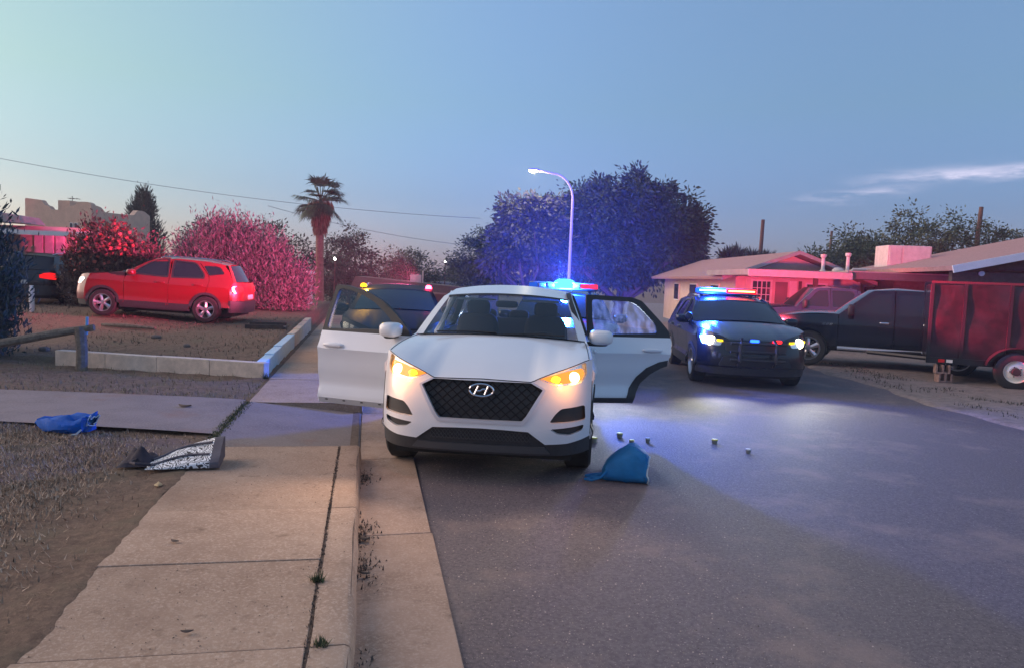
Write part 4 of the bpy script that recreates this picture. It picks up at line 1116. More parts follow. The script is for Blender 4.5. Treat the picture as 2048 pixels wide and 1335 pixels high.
MB().tube([(x0 + .3, Lf, .46), (x0 + wd / 2, Lf + 1.1, .46), (x0 + wd - .3, Lf, .46)], .045, 6).build("tongue", m_tframe, tr)
fd = MB()
fd.grid(14, 3, lambda u, v: (x0 - .30 + .30 * v, .0 + .50 * math.cos(math.pi * (.06 + .88 * u)), .36 + .44 * math.sin(math.pi * (.06 + .88 * u))))
fd.build("fender", m_tframe, tr, smooth=True)
for y, m in ((1.22, M("red_reflector", (.6, .02, .02), .25)), (1.08, M("white_reflector", (.75, .72, .68), .3))):
    MB().box(x0 - .045, x0 - .03, y - .055, y + .055, .43, .49).build("reflector", m, tr)
hub = MB().lathe([(0, -.16), (.07, -.16), (.07, -.05), (.0, -.05)], 'x', 14).build("wheel", m_hub, tr, smooth=True); hub.location = (x0 - .16, 0, .36)
MB().lathe([(.21, -.105), (.31, -.115), (.345, -.095), (.36, -.05), (.36, .05), (.345, .095), (.31, .115), (.21, .105)], 'x', 36).build("tyre", m_tyre, hub, smooth=True)
MB().lathe([(.075, -.05), (.08, -.075), (.11, -.08), (.15, -.05), (.185, -.045), (.20, -.09), (.222, -.105), (.222, .1)], 'x', 30).build("rim", m_steel_white, hub, smooth=True)
for k in range(5):
    a = 2 * math.pi * k / 5; MB().blob((-.082, .095 * math.cos(a), .095 * math.sin(a)), (.012, .012, .012), 2, 5, 6).build("lug_nut", m_hub, hub)
cbk = MB(); cbk.box(-.09, .09, -.13, .13, 0, .03); cbk.box(-.09, .09, -.13, -.10, .03, .17); cbk.box(-.09, .09, -.015, .015, .03, .17); cbk.box(-.09, .09, .10, .13, .03, .17)
o = cbk.build("cinder_block", M("cinder", (.30, .19, .16), .9, var=.3, scale=20, bump=.5, bscale=80), None)
p_ = tr.matrix_basis @ Vector((x0 - .02, 1.16, 0)); o.location = (p_.x, p_.y, .06); o.rotation_euler = (0, 0, -tyaw + .4); tag(o, "pinkish concrete block standing under the front end of the trailer", "block")
o2 = o.copy(); COL.objects.link(o2); o2.location = (p_.x - .03, p_.y + .02, .23); o2.rotation_euler = (0, 0, -tyaw + .2); o2["label"] = "upper concrete block carrying the trailer's front end"

# ------------------------------------------------------------------ lamps of the emergency vehicles and two added fill spots
BLUE, RED = (.02, .12, 1.0), (1.0, .02, .06)
lamp("headlamp_beam", 'SPOT', wp(pol2, (-.7, -1.0, .84)), 125, (.75, .83, 1), pol2, wp(pol2, (-.7, -9.5, .0)), .08, 95, .8)
lamp("headlamp_beam", 'SPOT', wp(pol2, (.7, -1.0, .84)), 125, (.75, .83, 1), pol2, wp(pol2, (.9, -9.5, .0)), .08, 95, .8)
lamp("headlamp_beam", 'SPOT', wp(pol, (-.72, -1.05, .84)), 110, (.95, .95, .80), pol, wp(pol, (-.9, -9, .0)), .08, 80, .8)
lamp("headlamp_beam", 'SPOT', wp(pol, (.72, -1.05, .84)), 110, (.95, .95, .80), pol, wp(pol, (1.2, -9, .0)), .08, 80, .8)
lamp("blue_strobe_and_fill", 'POINT', wp(pol2, (.05, 1.30, 1.72)), 1300, BLUE, pol2, None, .12)
lamp("blue_strobe_and_fill", 'POINT', wp(pol, (-.35, 1.70, 1.74)), 260, BLUE, pol, None, .12)
lamp("red_strobe_and_fill", 'SPOT', wp(pol, (.35, 2.16, 1.66)), 3400, (1.0, .06, .11), pol, wp(pol, (2.0, 12, 2.0)), .12, 80, .6)
lamp("red_strobe_and_fill", 'SPOT', wp(pol, (.72, 1.92, 1.68)), 7500, (1.0, .02, .06), pol, wp(pol, (6.0, .1, 2.0)), .08, 44, .5)
lamp("red_lamp_light", 'SPOT', wp(dk, (.40, 1.8, 1.72)), 4800, (1.0, .10, .24), dk, wp(dk, (-9.5, 12, 1.6)), .08, 100, .7)
lamp("red_strobe_and_fill", 'SPOT', wp(pol2, (.72, 1.5, 1.95)), 8000, (1.0, .06, .26), pol2, (-15.4, 24.3, 1.9), .08, 15, .5)  # narrow spot added above the bar to light the cottage pink
lamp("blue_strobe_and_fill", 'SPOT', wp(pol2, (.0, 1.78, 1.80)), 65000, (.03, .08, 1.0), pol2, (3.0, 43, 4.6), .12, 30, .8)  # spot added to tint the big tree blue, imitating bloom
lamp("amber_lamp_light", 'POINT', wp(dk, (-.66, 1.36, 1.62)), 12, (1, .45, .05), dk, None, .04)

# ------------------------------------------------------------------ buildings
def stucco(name, col): return M(name, col, .92, var=.10, scale=3, bump=.35, bscale=70)
m_tan = stucco("tan_stucco", (.60, .42, .31)); m_cream = stucco("cream_stucco", (.56, .43, .37)); m_salmon = stucco("pale_stucco", (.60, .50, .42))  # cream has some pink of the red lamps mixed in
m_shingle = M("roof_shingle", (.40, .23, .22), .85, var=.18, scale=12, bump=.5, bscale=30)  # pink lamp light put into the shingle colour
m_brownroof = M("brown_roof", (.17, .12, .10), .85, var=.2, scale=10, bump=.4, bscale=20)
m_fascia = M("fascia_board", (.30, .27, .26), .7, var=.15, scale=4)
m_whitetrim = M("white_trim", (.72, .70, .68), .5, var=.06, scale=5)
m_darkwood = M("dark_wood", (.07, .05, .045), .75, var=.3, scale=12)
m_pane = M("house_pane", (.03, .035, .045), .08, spec=.7)
m_metal = M("pale_metal", (.62, .55, .52), .5, var=.12, scale=6)

def window(parent, x0, x1, y, z0, z1, bars=0, face=-1, frame=m_whitetrim, pane=m_pane, cols=2):
    """Framed window on a wall at plane y (outside towards -y)."""
    f = MB(); t = .06
    f.box(x0 - t, x1 + t, y - .05, y + .02, z1, z1 + t); f.box(x0 - t, x1 + t, y - .07, y + .02, z0 - t, z0); f.box(x0 - t, x0, y - .05, y + .02, z0, z1); f.box(x1, x1 + t, y - .05, y + .02, z0, z1)
    w_ = f.build("window", frame, parent)
    for i in range(cols):
        a, b = x0 + (x1 - x0) * i / cols, x0 + (x1 - x0) * (i + 1) / cols
        MB().box(a + .012, b - .012, y - .012, y - .004, z0, z1).build("pane", pane, w_)
    if bars:
        for i in range(1, bars): xx = x0 + (x1 - x0) * i / bars; MB().box(xx - .012, xx + .012, y - .085, y - .06, z0, z1).build("bar", frame, w_)
        for i in range(1, 4): zz = z0 + (z1 - z0) * i / 4; MB().box(x0, x1, y - .095, y - .07, zz - .012, zz + .012).build("bar", frame, w_)
    return w_

# house on the right with a gable roof and a flat porch roof before it
hA = empty("gabled_house", (7.9, 27.0, 0.0), 0, "low house with pink-lit gable roof, behind the police SUV's light bar", "house")
w_ = MB(); w_.box(.15, 4.55, 0, 12.6, 0, 2.12); w_.prism([(.15, 2.12), (4.55, 2.12), (2.2, 2.95)], lambda u, v: (u, 0.02, v), lambda u, v: (u, 12.5, v)); w_.build("wall", m_cream, hA)
for nm, pr in (("roof_slope", [(-.45, 2.02), (2.2, 3.02), (2.2, 3.12), (-.50, 2.12)]), ("roof_slope", [(2.2, 3.02), (4.95, 2.02), (5.0, 2.12), (2.2, 3.12)])):
    MB().prism(pr, lambda u, v: (u, -.55, v), lambda u, v: (u, 13.2, v)).build(nm, m_shingle, hA)
for pr in ([(-.52, 1.99), (2.2, 3.0), (2.2, 3.13), (-.52, 2.13)], [(2.2, 3.0), (5.02, 1.99), (5.02, 2.13), (2.2, 3.13)]):
    MB().prism(pr, lambda u, v: (u, -.60, v), lambda u, v: (u, -.553, v)).build("barge_board", m_fascia, hA)
for (y0, y1) in ((2.0, 3.2), (5.5, 6.8), (9, 10)):
    m = MB().box(.10, .148, y0, y1, 1.0, 1.85).build("window", m_whitetrim, hA); MB().box(.085, .10, y0 + .06, y1 - .06, 1.06, 1.79).build("pane", m_pane, m)
# long house wall under the flat porch
hB = empty("porch_house", (8.3, 27.4, 0.0), 0, "pale house with flat porch roof lit red, behind the pickups", "house")
MB().box(4.27, 13.0, 0, 6, 0, 2.55).build("wall", m_salmon, hB)
MB().box(.1, 4.255, -.46, -.405, 0, 2.10).build("porch_wall", m_salmon, hB)
window(hB, .35, 1.0, -.46, 1.05, 2.0, bars=4)
d = MB().box(1.18, 1.62, -.50, -.465, .12, 2.0).build("door", M("door_paint", (.20, .14, .14), .6), hB); MB().blob((1.56, -.52, 1.1), (.02, .03, .02), 2).build("door_handle", m_chrome, d)
MB().box(1.70, 1.95, -.53, -.465, .1, 2.05).build("pilaster", m_whitetrim, hB); MB().box(2.02, 2.12, -.52, -.465, .1, 2.05).build("shutter", m_darkwood, hB)
window(hB, 2.32, 3.0, -.46, 1.15, 1.95, cols=2)
window(hB, 4.6, 5.6, 0, 1.25, 1.95, cols=2); window(hB, 3.3, 3.9, -.46, 1.3, 1.9, cols=1)
MB().box(7.2, 9.0, -.05, -.005, 1.2, 1.9).build("window", m_pane, hB)
MB().box(-1.1, 2.05, -4.6, .4, 2.16, 2.34).build("porch_roof", m_fascia, hB)
MB().box(2.052, 8.6, -4.3, .4, 2.18, 2.40).build("porch_roof", m_fascia, hB)
MB().box(-1.14, 2.05, -4.66, -4.602, 2.12, 2.32).build("fascia", M("fascia_pale", (.42, .37, .36), .7, var=.1), hB)
MB().box(2.06, 8.6, -4.37, -4.302, 2.15, 2.36).build("fascia", M("fascia_dark", (.13, .11, .12), .7, var=.1), hB)
for x in (1.12, 4.95, 8.3): MB().box(x - .06, x + .06, -4.25, -4.13, 0, 2.16).build("post", m_darkwood, hB)
for (x, y, h) in ((2.55, -1.2, .62), (3.42, -1.2, .70)):
    m = MB(); m.lathe([(.13, 0), (.07, .10), (.06, .12), (.06, h * .8), (.10, h * .86), (.10, h)], 'z', 12, (x, y, 2.40)); m.build("vent_pipe", m_metal, hB, smooth=True)
m = MB(); m.lathe([(.20, 0), (.20, .08), (.12, .16), (0, .18)], 'z', 12, (3.0, -1.4, 2.40)); m.build("roof_vent", m_metal, hB, smooth=True)
MB().tube([(3.7, -.8, 2.42), (3.8, -.8, 2.55), (4.5, -.8, 2.55), (4.6, -.8, 2.42)], .05, 8).build("roof_duct", m_metal, hB, smooth=True)
cl = empty("swamp_cooler", (13.2, 26.4, 2.40), R(-4), "boxy pale evaporative cooler standing on the flat roof", "cooler")
MB().box(0, 1.5, 0, 1.1, .22, 1.05).build("cabinet", m_metal, cl, bevel=.02)
for i, (a, b) in enumerate(((.05, .46), (.52, 1.45))):
    f = MB().box(a, b, -.03, -.003, .32, .98).build("side_panel", m_metal, cl, bevel=.01)
    for k in range(7):
        z = .38 + k * .085
        if i == 0: MB().box(a + .04, b - .04, -.045, -.032, z, z + .03).build("louvre", m_metal, f)
for (x, y) in ((.08, .08), (1.42, .08), (.08, 1.02), (1.42, 1.02)): MB().box(x - .03, x + .03, y - .03, y + .03, 0, .22).build("leg", m_metal, cl)
# house at the right edge: gable with white barge board and a dark carport below
hC = empty("carport_house", (12.3, 20.3, 0.0), R(-8), "house with broad pale roof and dark open carport at the right edge", "house")
for pr in ([(-.6, 2.42), (6.3, 4.05), (6.3, 4.17), (-.65, 2.54)], [(6.3, 4.05), (13, 2.42), (13, 2.54), (6.3, 4.17)]):
    MB().prism(pr, lambda u, v: (u, -.7, v), lambda u, v: (u, 9, v)).build("roof_slope", m_shingle, hC)
    MB().prism([(p[0], p[1] - (.06 if i < 2 else -.01)) for i, p in enumerate(pr)], lambda u, v: (u, -.76, v), lambda u, v: (u, -.703, v)).build("barge_board", m_whitetrim, hC)
w_ = MB(); w_.box(0, 12.6, 5.2, 8.8, 0, 2.5); w_.prism([(0, 2.5), (12.6, 2.5), (6.3, 4.0)], lambda u, v: (u, .2, v), lambda u, v: (u, 8.8, v)); w_.build("wall", m_darkwood, hC)
MB().box(-.35, 12.6, -.05, .15, 2.14, 2.42).build("carport_beam", m_darkwood, hC)
for x in (-.1, 4, 8): MB().box(x - .07, x + .07, -.02, .12, 0, 2.14).build("post", m_darkwood, hC)
MB().box(1.6, 4.6, -.72, -.5, 2.55, 2.68).build("eave_trim", m_whitetrim, hC)
MB().lathe([(0, .06), (.05, .05), (.07, 0), (.07, -.05), (0, -.06)], 'y', 12, (.35, -.12, 2.38)).build("porch_lamp", m_whitetrim, hC, smooth=True)

# left: porch house (only its corner shows), two-storey adobe behind
hD = empty("porch_cottage", (-16.9, 24.0, lzw(-15, 24)), R(3), "pink-lit cottage porch behind the dark evergreen on the left", "house")
MB().box(-6, 2.2, .8, 3.2, 0, 2.35).build("wall", m_cream, hD)
for x in (.9, 1.25, 1.6): MB().box(x, x + .26, .74, .798, .7, 2.1).build("curtain", M("curtain", (.7, .6, .58), .8, var=.1), hD)
window(hD, -1.2, -.1, .8, .9, 2.0)
MB().prism([(-6, 2.28), (3.9, 1.98), (3.9, 2.06), (-6, 2.38)], lambda u, v: (u, -1.6, v), lambda u, v: (u, 2, v)).build("porch_roof", m_fascia, hD)
MB().prism([(-6, 2.6), (1.2, 2.38), (1.0, 2.62), (-6, 3.5)], lambda u, v: (u, -.4, v), lambda u, v: (u, .9, v)).build("roof", m_fascia, hD)
MB().box(-6, 3.92, -1.66, -1.602, 1.98, 2.12).build("fascia", m_whitetrim, hD)
for x in (3.55, -.9): MB().box(x - .08, x + .08, -1.5, -1.34, -.2, 2.0).build("post", m_darkwood, hD)
o = MB().blob((-11.72, 18.0, lzw(-11.7, 18) + .33), (.05, .05, .33), 5).build("marker_post", m_whitetrim, None, smooth='all'); tag(o, "short white post beside the dark evergreen's right edge", "post")
hE = empty("adobe_house", (-26.35, 40.0, .55), R(-9), "tan two-storey adobe house with stepped parapet above the cottage", "house", scale=.90)
par = [(0, 0), (4.4, 0), (4.4, 4.75), (4.15, 4.85), (3.55, 4.85), (3.3, 4.62), (2.75, 4.60), (2.6, 4.35), (1.75, 4.35), (1.6, 4.55), (1.3, 4.62), (1.1, 4.9), (.0, 5.0)]
MB().prism(rnd(par, .10, 3), lambda u, v: (u, 0, v), lambda u, v: (u, .35, v)).build("front_wall", m_tan, hE)
sidep = [(0, 0), (5, 0), (5, 4.5), (4.4, 4.75), (3.8, 4.75), (3.4, 4.4), (.8, 4.35), (.5, 4.6), (0, 4.7)]
MB().prism(rnd(sidep, .10, 3), lambda u, v: (4.05, u + .352, v), lambda u, v: (4.40, u + .352, v)).build("side_wall", m_tan, hE)
MB().box(.02, 4.04, .36, 5, 0, 4.2).build("core", m_tan, hE)
MB().box(1.78, 2.55, .5, 1.3, 4.2, 4.95).build("chimney", m_tan, hE)
for x in (2.98, 3.28):
    f = MB().prism(rnd([(x, 3.05), (x + .22, 3.05), (x + .22, 3.62), (x, 3.62)], .09, 3), lambda u, v: (u, -.03, v), lambda u, v: (u, .02, v)).build("window", m_whitetrim, hE)
    MB().prism(rnd([(x + .03, 3.10), (x + .19, 3.10), (x + .19, 3.59), (x + .03, 3.59)], .08, 3), lambda u, v: (u, -.045, v), lambda u, v: (u, -.031, v)).build("pane", m_pane, f)
an = MB(); an.tube([(2.4, .9, 4.9), (2.4, .9, 5.25)], .02, 5); an.tube([(2.1, .9, 5.12), (2.95, .9, 5.08)], .015, 5)
for x in (2.2, 2.4, 2.6, 2.8): an.tube([(x, .75, 5.12), (x, 1.05, 5.08)], .01, 4)
an.build("antenna", m_black, hE)
# far houses down the street
hF = empty("brown_roof_house", (-9.4, 45.0, -1.1), R(6), "far brown-roofed house seen over the dark SUV", "house")
MB().box(0, 6.4, 0.6, 5, 0, 1.95).build("wall", stucco("far_wall", (.30, .20, .17)), hF)
MB().prism([(-.5, 1.95), (6.9, 1.75), (6.6, 2.15), (-.2, 2.62)], lambda u, v: (u, -.2, v), lambda u, v: (u, 5.4, v)).build("roof", m_brownroof, hF)
MB().prism([(-.55, 1.85), (6.95, 1.65), (6.95, 1.75), (-.55, 1.95)], lambda u, v: (u, -.26, v), lambda u, v: (u, -.202, v)).build("fascia", stucco("far_trim", (.40, .26, .21)), hF)
MB().box(3.0, 3.7, 2, 2.7, 2.2, 2.85).build("roof_cooler", m_metal, hF); MB().tube([(3.8, 2, 2.3), (3.8, 2, 3.1)], .05, 6).build("vent_pipe", m_metal, hF)
window(hF, 2, 3.2, .6, .8, 1.6)
hG = empty("grey_roof_house", (-6.8, 62.0, -1.5), R(0), "far pale grey roof just left of the white SUV's roof", "house")
MB().box(0, 5.5, .3, 4, 0, 2.0).build("wall", stucco("far_wall2", (.36, .33, .30)), hG)
MB().prism([(-.4, 1.9), (5.9, 1.9), (5.4, 2.7), (.1, 2.7)], lambda u, v: (u, -.2, v), lambda u, v: (u, 4.4, v)).build("roof", M("grey_roof", (.26, .26, .28), .8, var=.15), hG)
# bits seen between oleander and palm
o = MB().box(-.8, .8, -.4, .4, 0, 1.2); o.box(-.86, .86, -.46, .46, 1.2, 1.32); o = o.build("utility_box", m_whitetrim, None, bevel=.02); o.location = (-8.9, 29.5, lzw(-8.9, 29.5) - .02); tag(o, "pale box standing between the oleander and the palm", "box")

# ------------------------------------------------------------------ low yard wall, fence and yard junk
m_block = M("wall_block", (.62, .50, .39), .88, var=.20, scale=6, bump=.4, bscale=60)
m_blueblock = M("pale_blue_paint", (.46, .66, .86), .75, var=.10, scale=9, bump=.3, bscale=50)
wl2 = empty("yard_wall", st(8.62, -1.47, .10), 0, "low tan block wall round the dirt yard, one stretch painted pale blue", "wall")
def wblock(p, q, t, z0, z1, mat):
    p, q = Vector(p[:2]), Vector(q[:2]); d = (q - p); d2 = d.normalized(); n_ = Vector((-d2.y, d2.x)) * t; p = p + d2 * .003; q = q - d2 * .003
    o_ = Vector(st(8.62, -1.47)[:2]); m = MB()
    vs = [(v.x - o_.x, v.y - o_.y, z - .10) for z in (z0, z1) for v in (p, q, q + n_, p + n_)]
    m.add(vs, [(3, 2, 1, 0), (4, 5, 6, 7), (0, 1, 5, 4), (1, 2, 6, 5), (2, 3, 7, 6), (3, 0, 4, 7)])
    return m.build("block", mat, wl2, bevel=.008)
A_, B_ = np.array(st(8.62, -1.47)[:2]), np.array(st(9.95, -4.85)[:2])
n = 4
for i in range(n):
    t0, t1 = i / n, (i + 1) / n
    wblock(A_ + (B_ - A_) * t1, A_ + (B_ - A_) * t0, .16, .06, .352 + random.uniform(-.006, .006), m_block)
for k in range(8):
    a0 = max(8.80, 8.62 + 1.2 * k); a1 = 8.62 + 1.2 * (k + 1)
    wblock(st(a0, -1.47), st(a1, -1.47), .15, .06, .352 + random.uniform(-.006, .006) + .016 * k, m_blueblock if k < 4 else m_block)
m_oldwood = M("weathered_wood", (.16, .13, .10), .85, var=.35, scale=14, bump=.6, bscale=30)
fn = empty("wooden_rail_fence", (-6.57, 11.25, .12), 0, "broken rail fence of one leaning post and a sloping rail", "fence")
MB().tube([(0, 0, -.05), (.01, 0, .3), (-.03, .02, .66)], [.085, .08, .085], 9).build("post", m_oldwood, fn, smooth=True)
MB().tube([(.16, .06, .66), (-.35, -.05, .56), (-1.05, -.25, .40), (-2.2, -.6, .12)], [.05, .062, .065, .06], 9).build("rail", m_oldwood, fn, smooth=True)
MB().tube([(.06, .03, .55), (.07, .03, .82)], .02, 6).build("stake", M("blue_stake", (.15, .35, .5), .7), fn, smooth=True)
zz = lzw(-8.1, 15.8)
o = MB().tube([(-8.9, 16.0, zz + .05), (-8.3, 15.8, zz + .06), (-7.6, 15.7, zz + .04)], [.035, .05, .03], 7).build("fallen_log", m_oldwood, None, smooth=True); tag(o, "grey branch lying on the yard in front of the red SUV", "log")
zz = lzw(-5.6, 17.2)
o = MB(); o.box(-.45, .45, -.3, .3, 0, .05); o.box(-.42, .42, .2, .26, .05, .12); o.box(-.45, .40, -.28, -.2, .05, .09); o = o.build("broken_pallet", m_darkwood, None); o.location = (-5.75, 17.3, zz); o.rotation_euler = (0, 0, .2); tag(o, "dark flat broken boards on the yard by the wall's far end", "boards")
for i, (x, y) in enumerate(((-7.0, 14.5), (-9.3, 14.2), (-6.0, 13.6), (-8.0, 12.6))):
    z_ = lzw(x, y); o = MB().blob((0, 0, .02), (.10, .07, .05), 2.3, 6, 9).build("stone", M("stone", (.13, .11, .10), .9, var=.3, scale=10), None, smooth=True); o.location = (x, y, z_); o.rotation_euler = (0, 0, i); tag(o, ("small dark stone on the yard below the red SUV's rear door", "small dark stone on the yard below the red SUV's front wheel", "small dark stone on the yard nearest the pale blue wall", "small dark stone on the yard close behind the fence rail")[i], "stone", "stones on the yard")

# ------------------------------------------------------------------ street lamp, poles, wires
sl = empty("street_lamp", (2.95, 40.0, float(zdip(40))), 0, "tall curved street lamp with lit head before the big tree", "street lamp")
pole = [(0, 0, 0), (.0, 0, 3.0), (.02, 0, 6.4)] + [(.02 - 1.15 * (1 - math.cos(t)), 0, 6.4 + 1.35 * math.sin(t)) for t in np.linspace(.15, math.pi / 2, 9)] + [(-1.75, 0, 7.86), (-1.95, 0, 7.90)]
MB().tube(pole, [.10, .085, .07] + [.06] * 9 + [.05, .05], 10).build("pole", M("lamp_pole", (.50, .40, .40), .5, metal=.2), sl, smooth=True)
hd = MB().blob((-2.12, 0, 7.92), (.30, .15, .07), 2.6, 8, 14).build("lamp_head", M("lamp_head", (.3, .3, .3), .5), sl, smooth='all')
MB().blob((-2.15, 0, 7.85), (.24, .13, .09), 2.2, 8, 14).build("lamp_lens", ME("street_lamp_glow", (1, .86, .42), 40), hd, smooth='all')
lamp("street_lamp_light", 'POINT', (.80, 40, 7.84 + float(zdip(40)) - .15), 260, (1, .85, .5), None, None, .1)
m_pole = M("utility_pole", (.14, .07, .055), .85, var=.3, scale=8)
for (x, y, h, lab, ln) in ((16.5, 50, 7.2, "wooden utility pole above the gabled house roof", .12), (29.6, 70, 8.2, "far utility pole left of the roof cooler", .1), (27.9, 45, 8.0, "wooden utility pole among the trees at the right", .35)):
    o = MB().tube([(x - ln, y, -1.6), (x, y, h - .9)], [.17, .12], 8).build("utility_pole", m_pole, None, smooth=True); tag(o, lab, "pole", "utility poles")
def wire(p, q, sag, lab):
    pts = [Vector(p).lerp(Vector(q), t) - Vector((0, 0, sag * 4 * t * (1 - t))) for t in np.linspace(0, 1, 24)]
    o = MB().tube(pts, .017, 4, False).build("overhead_wire", M("wire", (.22, .25, .27), .7), None); tag(o, lab, "wire", "overhead wires")
wire((-45, 55, 10.2), (-3, 62, 6.6), .9, "upper overhead wire crossing the sky at left")
wire((-20, 60, 6.8), (-2, 66, 4.4), .5, "lower thin overhead wire beside the palm")
# two tiny lit lamps far down the street
for (x, y, z, lab) in ((-12.1, 50, 2.6, "tiny white lamp glowing in the trees beside the palm"), (-5.6, 60, 2.9, "tiny white lamp glowing far down the street")):
    o = MB().lathe([(0, 0), (.06, 0), (.05, z + .9), (0, z + .9)], 'z', 6, (x, y, -1.0)); o = o.build("yard_lamp", m_pole, None); tag(o, lab, "lamp")
    MB().blob((x, y, z), (.07, .07, .10), 2.2, 6, 8).build("bulb", ME("far_lamp", (1, 1, .9), 12), o)

# ------------------------------------------------------------------ trees
m_bark = M("bark", (.12, .085, .07), .9, var=.3, scale=14, bump=.6, bscale=20)
m_leafdk = M("leaf_dark", (.030, .048, .034), .75, island=.6)
m_leafmid = M("leaf_mid", (.07, .085, .045), .75, island=.5)
m_juniper = M("leaf_juniper", (.028, .05, .042), .8, island=.5)
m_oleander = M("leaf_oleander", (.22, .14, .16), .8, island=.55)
m_redbush = M("leaf_redbush", (.085, .05, .04), .8, island=.5)

def leaf_mesh(name, C, D, size, mat, parent, aspect=.42):
    """Leaf quads at C pointing along D (numpy), each its own island."""
    n = len(C); s_ = (size * rng.uniform(.6, 1.4, n))[:, None]
    D = D / np.linalg.norm(D, axis=1, keepdims=True)
    r_ = rng.normal(size=(n, 3)); U = np.cross(D, r_); U /= np.linalg.norm(U, axis=1, keepdims=True)
    V = np.empty((n * 4, 3)); V[0::4] = C - D * s_ * .5; V[1::4] = C + U * s_ * aspect * .5; V[2::4] = C + D * s_ * .5; V[3::4] = C - U * s_ * aspect * .5
    return raw_mesh(name, V, np.arange(n * 4).reshape(-1, 4), mat, parent)

def crown_points(blobs, clumps, per, cr_, shell=.45, drop=0.0):
    C, D = [], []
    tot = sum(b[6] for b in blobs)
    for (x, y, z, rx, ry, rz, wgt) in blobs:
        k = max(3, int(clumps * wgt / tot))
        stray = rng.uniform(0, 1, k) < .16
        v = rng.normal(size=(k, 3)); v /= np.linalg.norm(v, axis=1, keepdims=True)
        rad = (shell + (1 - shell) * rng.uniform(0, 1, k) ** .6)[:, None]
        rad[stray] *= rng.uniform(1.0, 1.14, (int(stray.sum()), 1))
        cc = np.array([x, y, z]) + v * rad * np.array([rx, ry, rz])
        for c, vv in zip(cc, v):
            m = int(per * rng.uniform(.6, 1.4)); q = rng.normal(size=(m, 3)) * cr_ * rng.uniform(.6, 1.2) * np.array([1, 1, .75])
            C.append(c + q); D.append(q + vv * cr_ * .8 + np.array([0, 0, -drop]) + rng.normal(size=(m, 3)) * cr_ * .5)
    return np.concatenate(C), np.concatenate(D)

def tree(name, base, blobs, label, mat=m_leafdk, trunk_r=.25, limbs=6, clumps=120, per=90, cr_=.45, leaf=.16, cat="tree", group=None, fork=.35, drop=.2, shell=.45):
    root = empty(name, base, 0, label, cat, group)
    B = [(b[0], b[1], b[2], b[3], b[4], b[5], b[3] * b[5]) for b in blobs]
    t = MB(); top = np.array([np.mean([b[0] for b in blobs]), np.mean([b[1] for b in blobs]), np.mean([b[2] for b in blobs])])
    fk = top * fork; fk[2] = max(.3, top[2] * fork)
    t.tube([(0, 0, -.3), (fk[0] * .5, fk[1] * .5, fk[2] * .5), tuple(fk)], [trunk_r * 1.2, trunk_r, trunk_r * .85], 9); tk = t.build("trunk", m_bark, root, smooth=True)
    for i in range(limbs):
        b = blobs[i % len(blobs)]; e_ = np.array([b[0], b[1], b[2]]) + rng.normal(size=3) * np.array([b[3], b[4], b[5]]) * .4
        mid = (fk + e_) / 2 + rng.normal(size=3) * .15 * np.linalg.norm(e_ - fk) + np.array([0, 0, .1])
        MB().tube([tuple(fk), tuple(mid), tuple(e_)], [trunk_r * .6, trunk_r * .4, trunk_r * .12], 6).build("limb", m_bark, tk, smooth=True)
    C, D = crown_points(B, clumps, per, cr_, shell, drop)
    leaf_mesh("crown", C, D, leaf, mat, root)
    return root
zb_ = lambda y: float(zdip(y))
# the big tree in the middle, and its smaller greyer neighbour on the left
tree("big_tree", (6.1, 44, zb_(44)), [(-.2, 0, 5.9, 3.5, 2.6, 2.7), (2.7, 0, 5.7, 2.4, 2.2, 2.4), (-3.0, 0, 5.2, 2.3, 2.2, 2.2), (.9, 0, 7.6, 1.4, 1.6, 1.3), (4.2, .3, 4.6, 1.1, 1.2, 1.9), (-1.0, -.6, 3.5, 3.4, 1.8, 1.9), (2.4, .0, 7.3, 1.2, 1.3, 1.0), (-1.8, 0, 7.1, 1.3, 1.3, .9), (1.8, -.5, 3.7, 2.2, 1.6, 1.5), (4.1, 0, 6.0, 1.0, 1.1, 1.1)], "big dark spreading tree behind the street lamp", clumps=640, per=86, cr_=.36, leaf=.28, trunk_r=.34, limbs=10, fork=.2, shell=.3)
tree("grey_tree", (.7, 42, zb_(42)), [(0, 0, 4.9, 2.1, 1.6, 2.0), (-.9, 0, 5.9, 1.0, 1.0, 1.0), (.9, 0, 6.1, 1.2, 1, 1.1), (-1.1, 0, 3.4, 1.6, 1.2, 1.6), (1.2, 0, 3.4, 1.6, 1.2, 1.8)], "greyer smaller tree left of the street lamp pole", mat=M("leaf_grey", (.055, .058, .048), .8, island=.5), clumps=260, per=64, cr_=.32, leaf=.28, trunk_r=.2, limbs=7, fork=.25, shell=.3)
tree("dark_tree", (-2.4, 50, zb_(50)), [(0, 0, 4.0, 1.6, 1.5, 1.6), (-.9, 0, 3.3, 1.2, 1.2, 1.3), (1.2, 0, 3.0, 1.4, 1.2, 1.4), (.1, 0, 5.2, .6, .6, .7)], "dark rounded tree at the left foot of the grey tree", clumps=120, per=90, cr_=.34, leaf=.18)
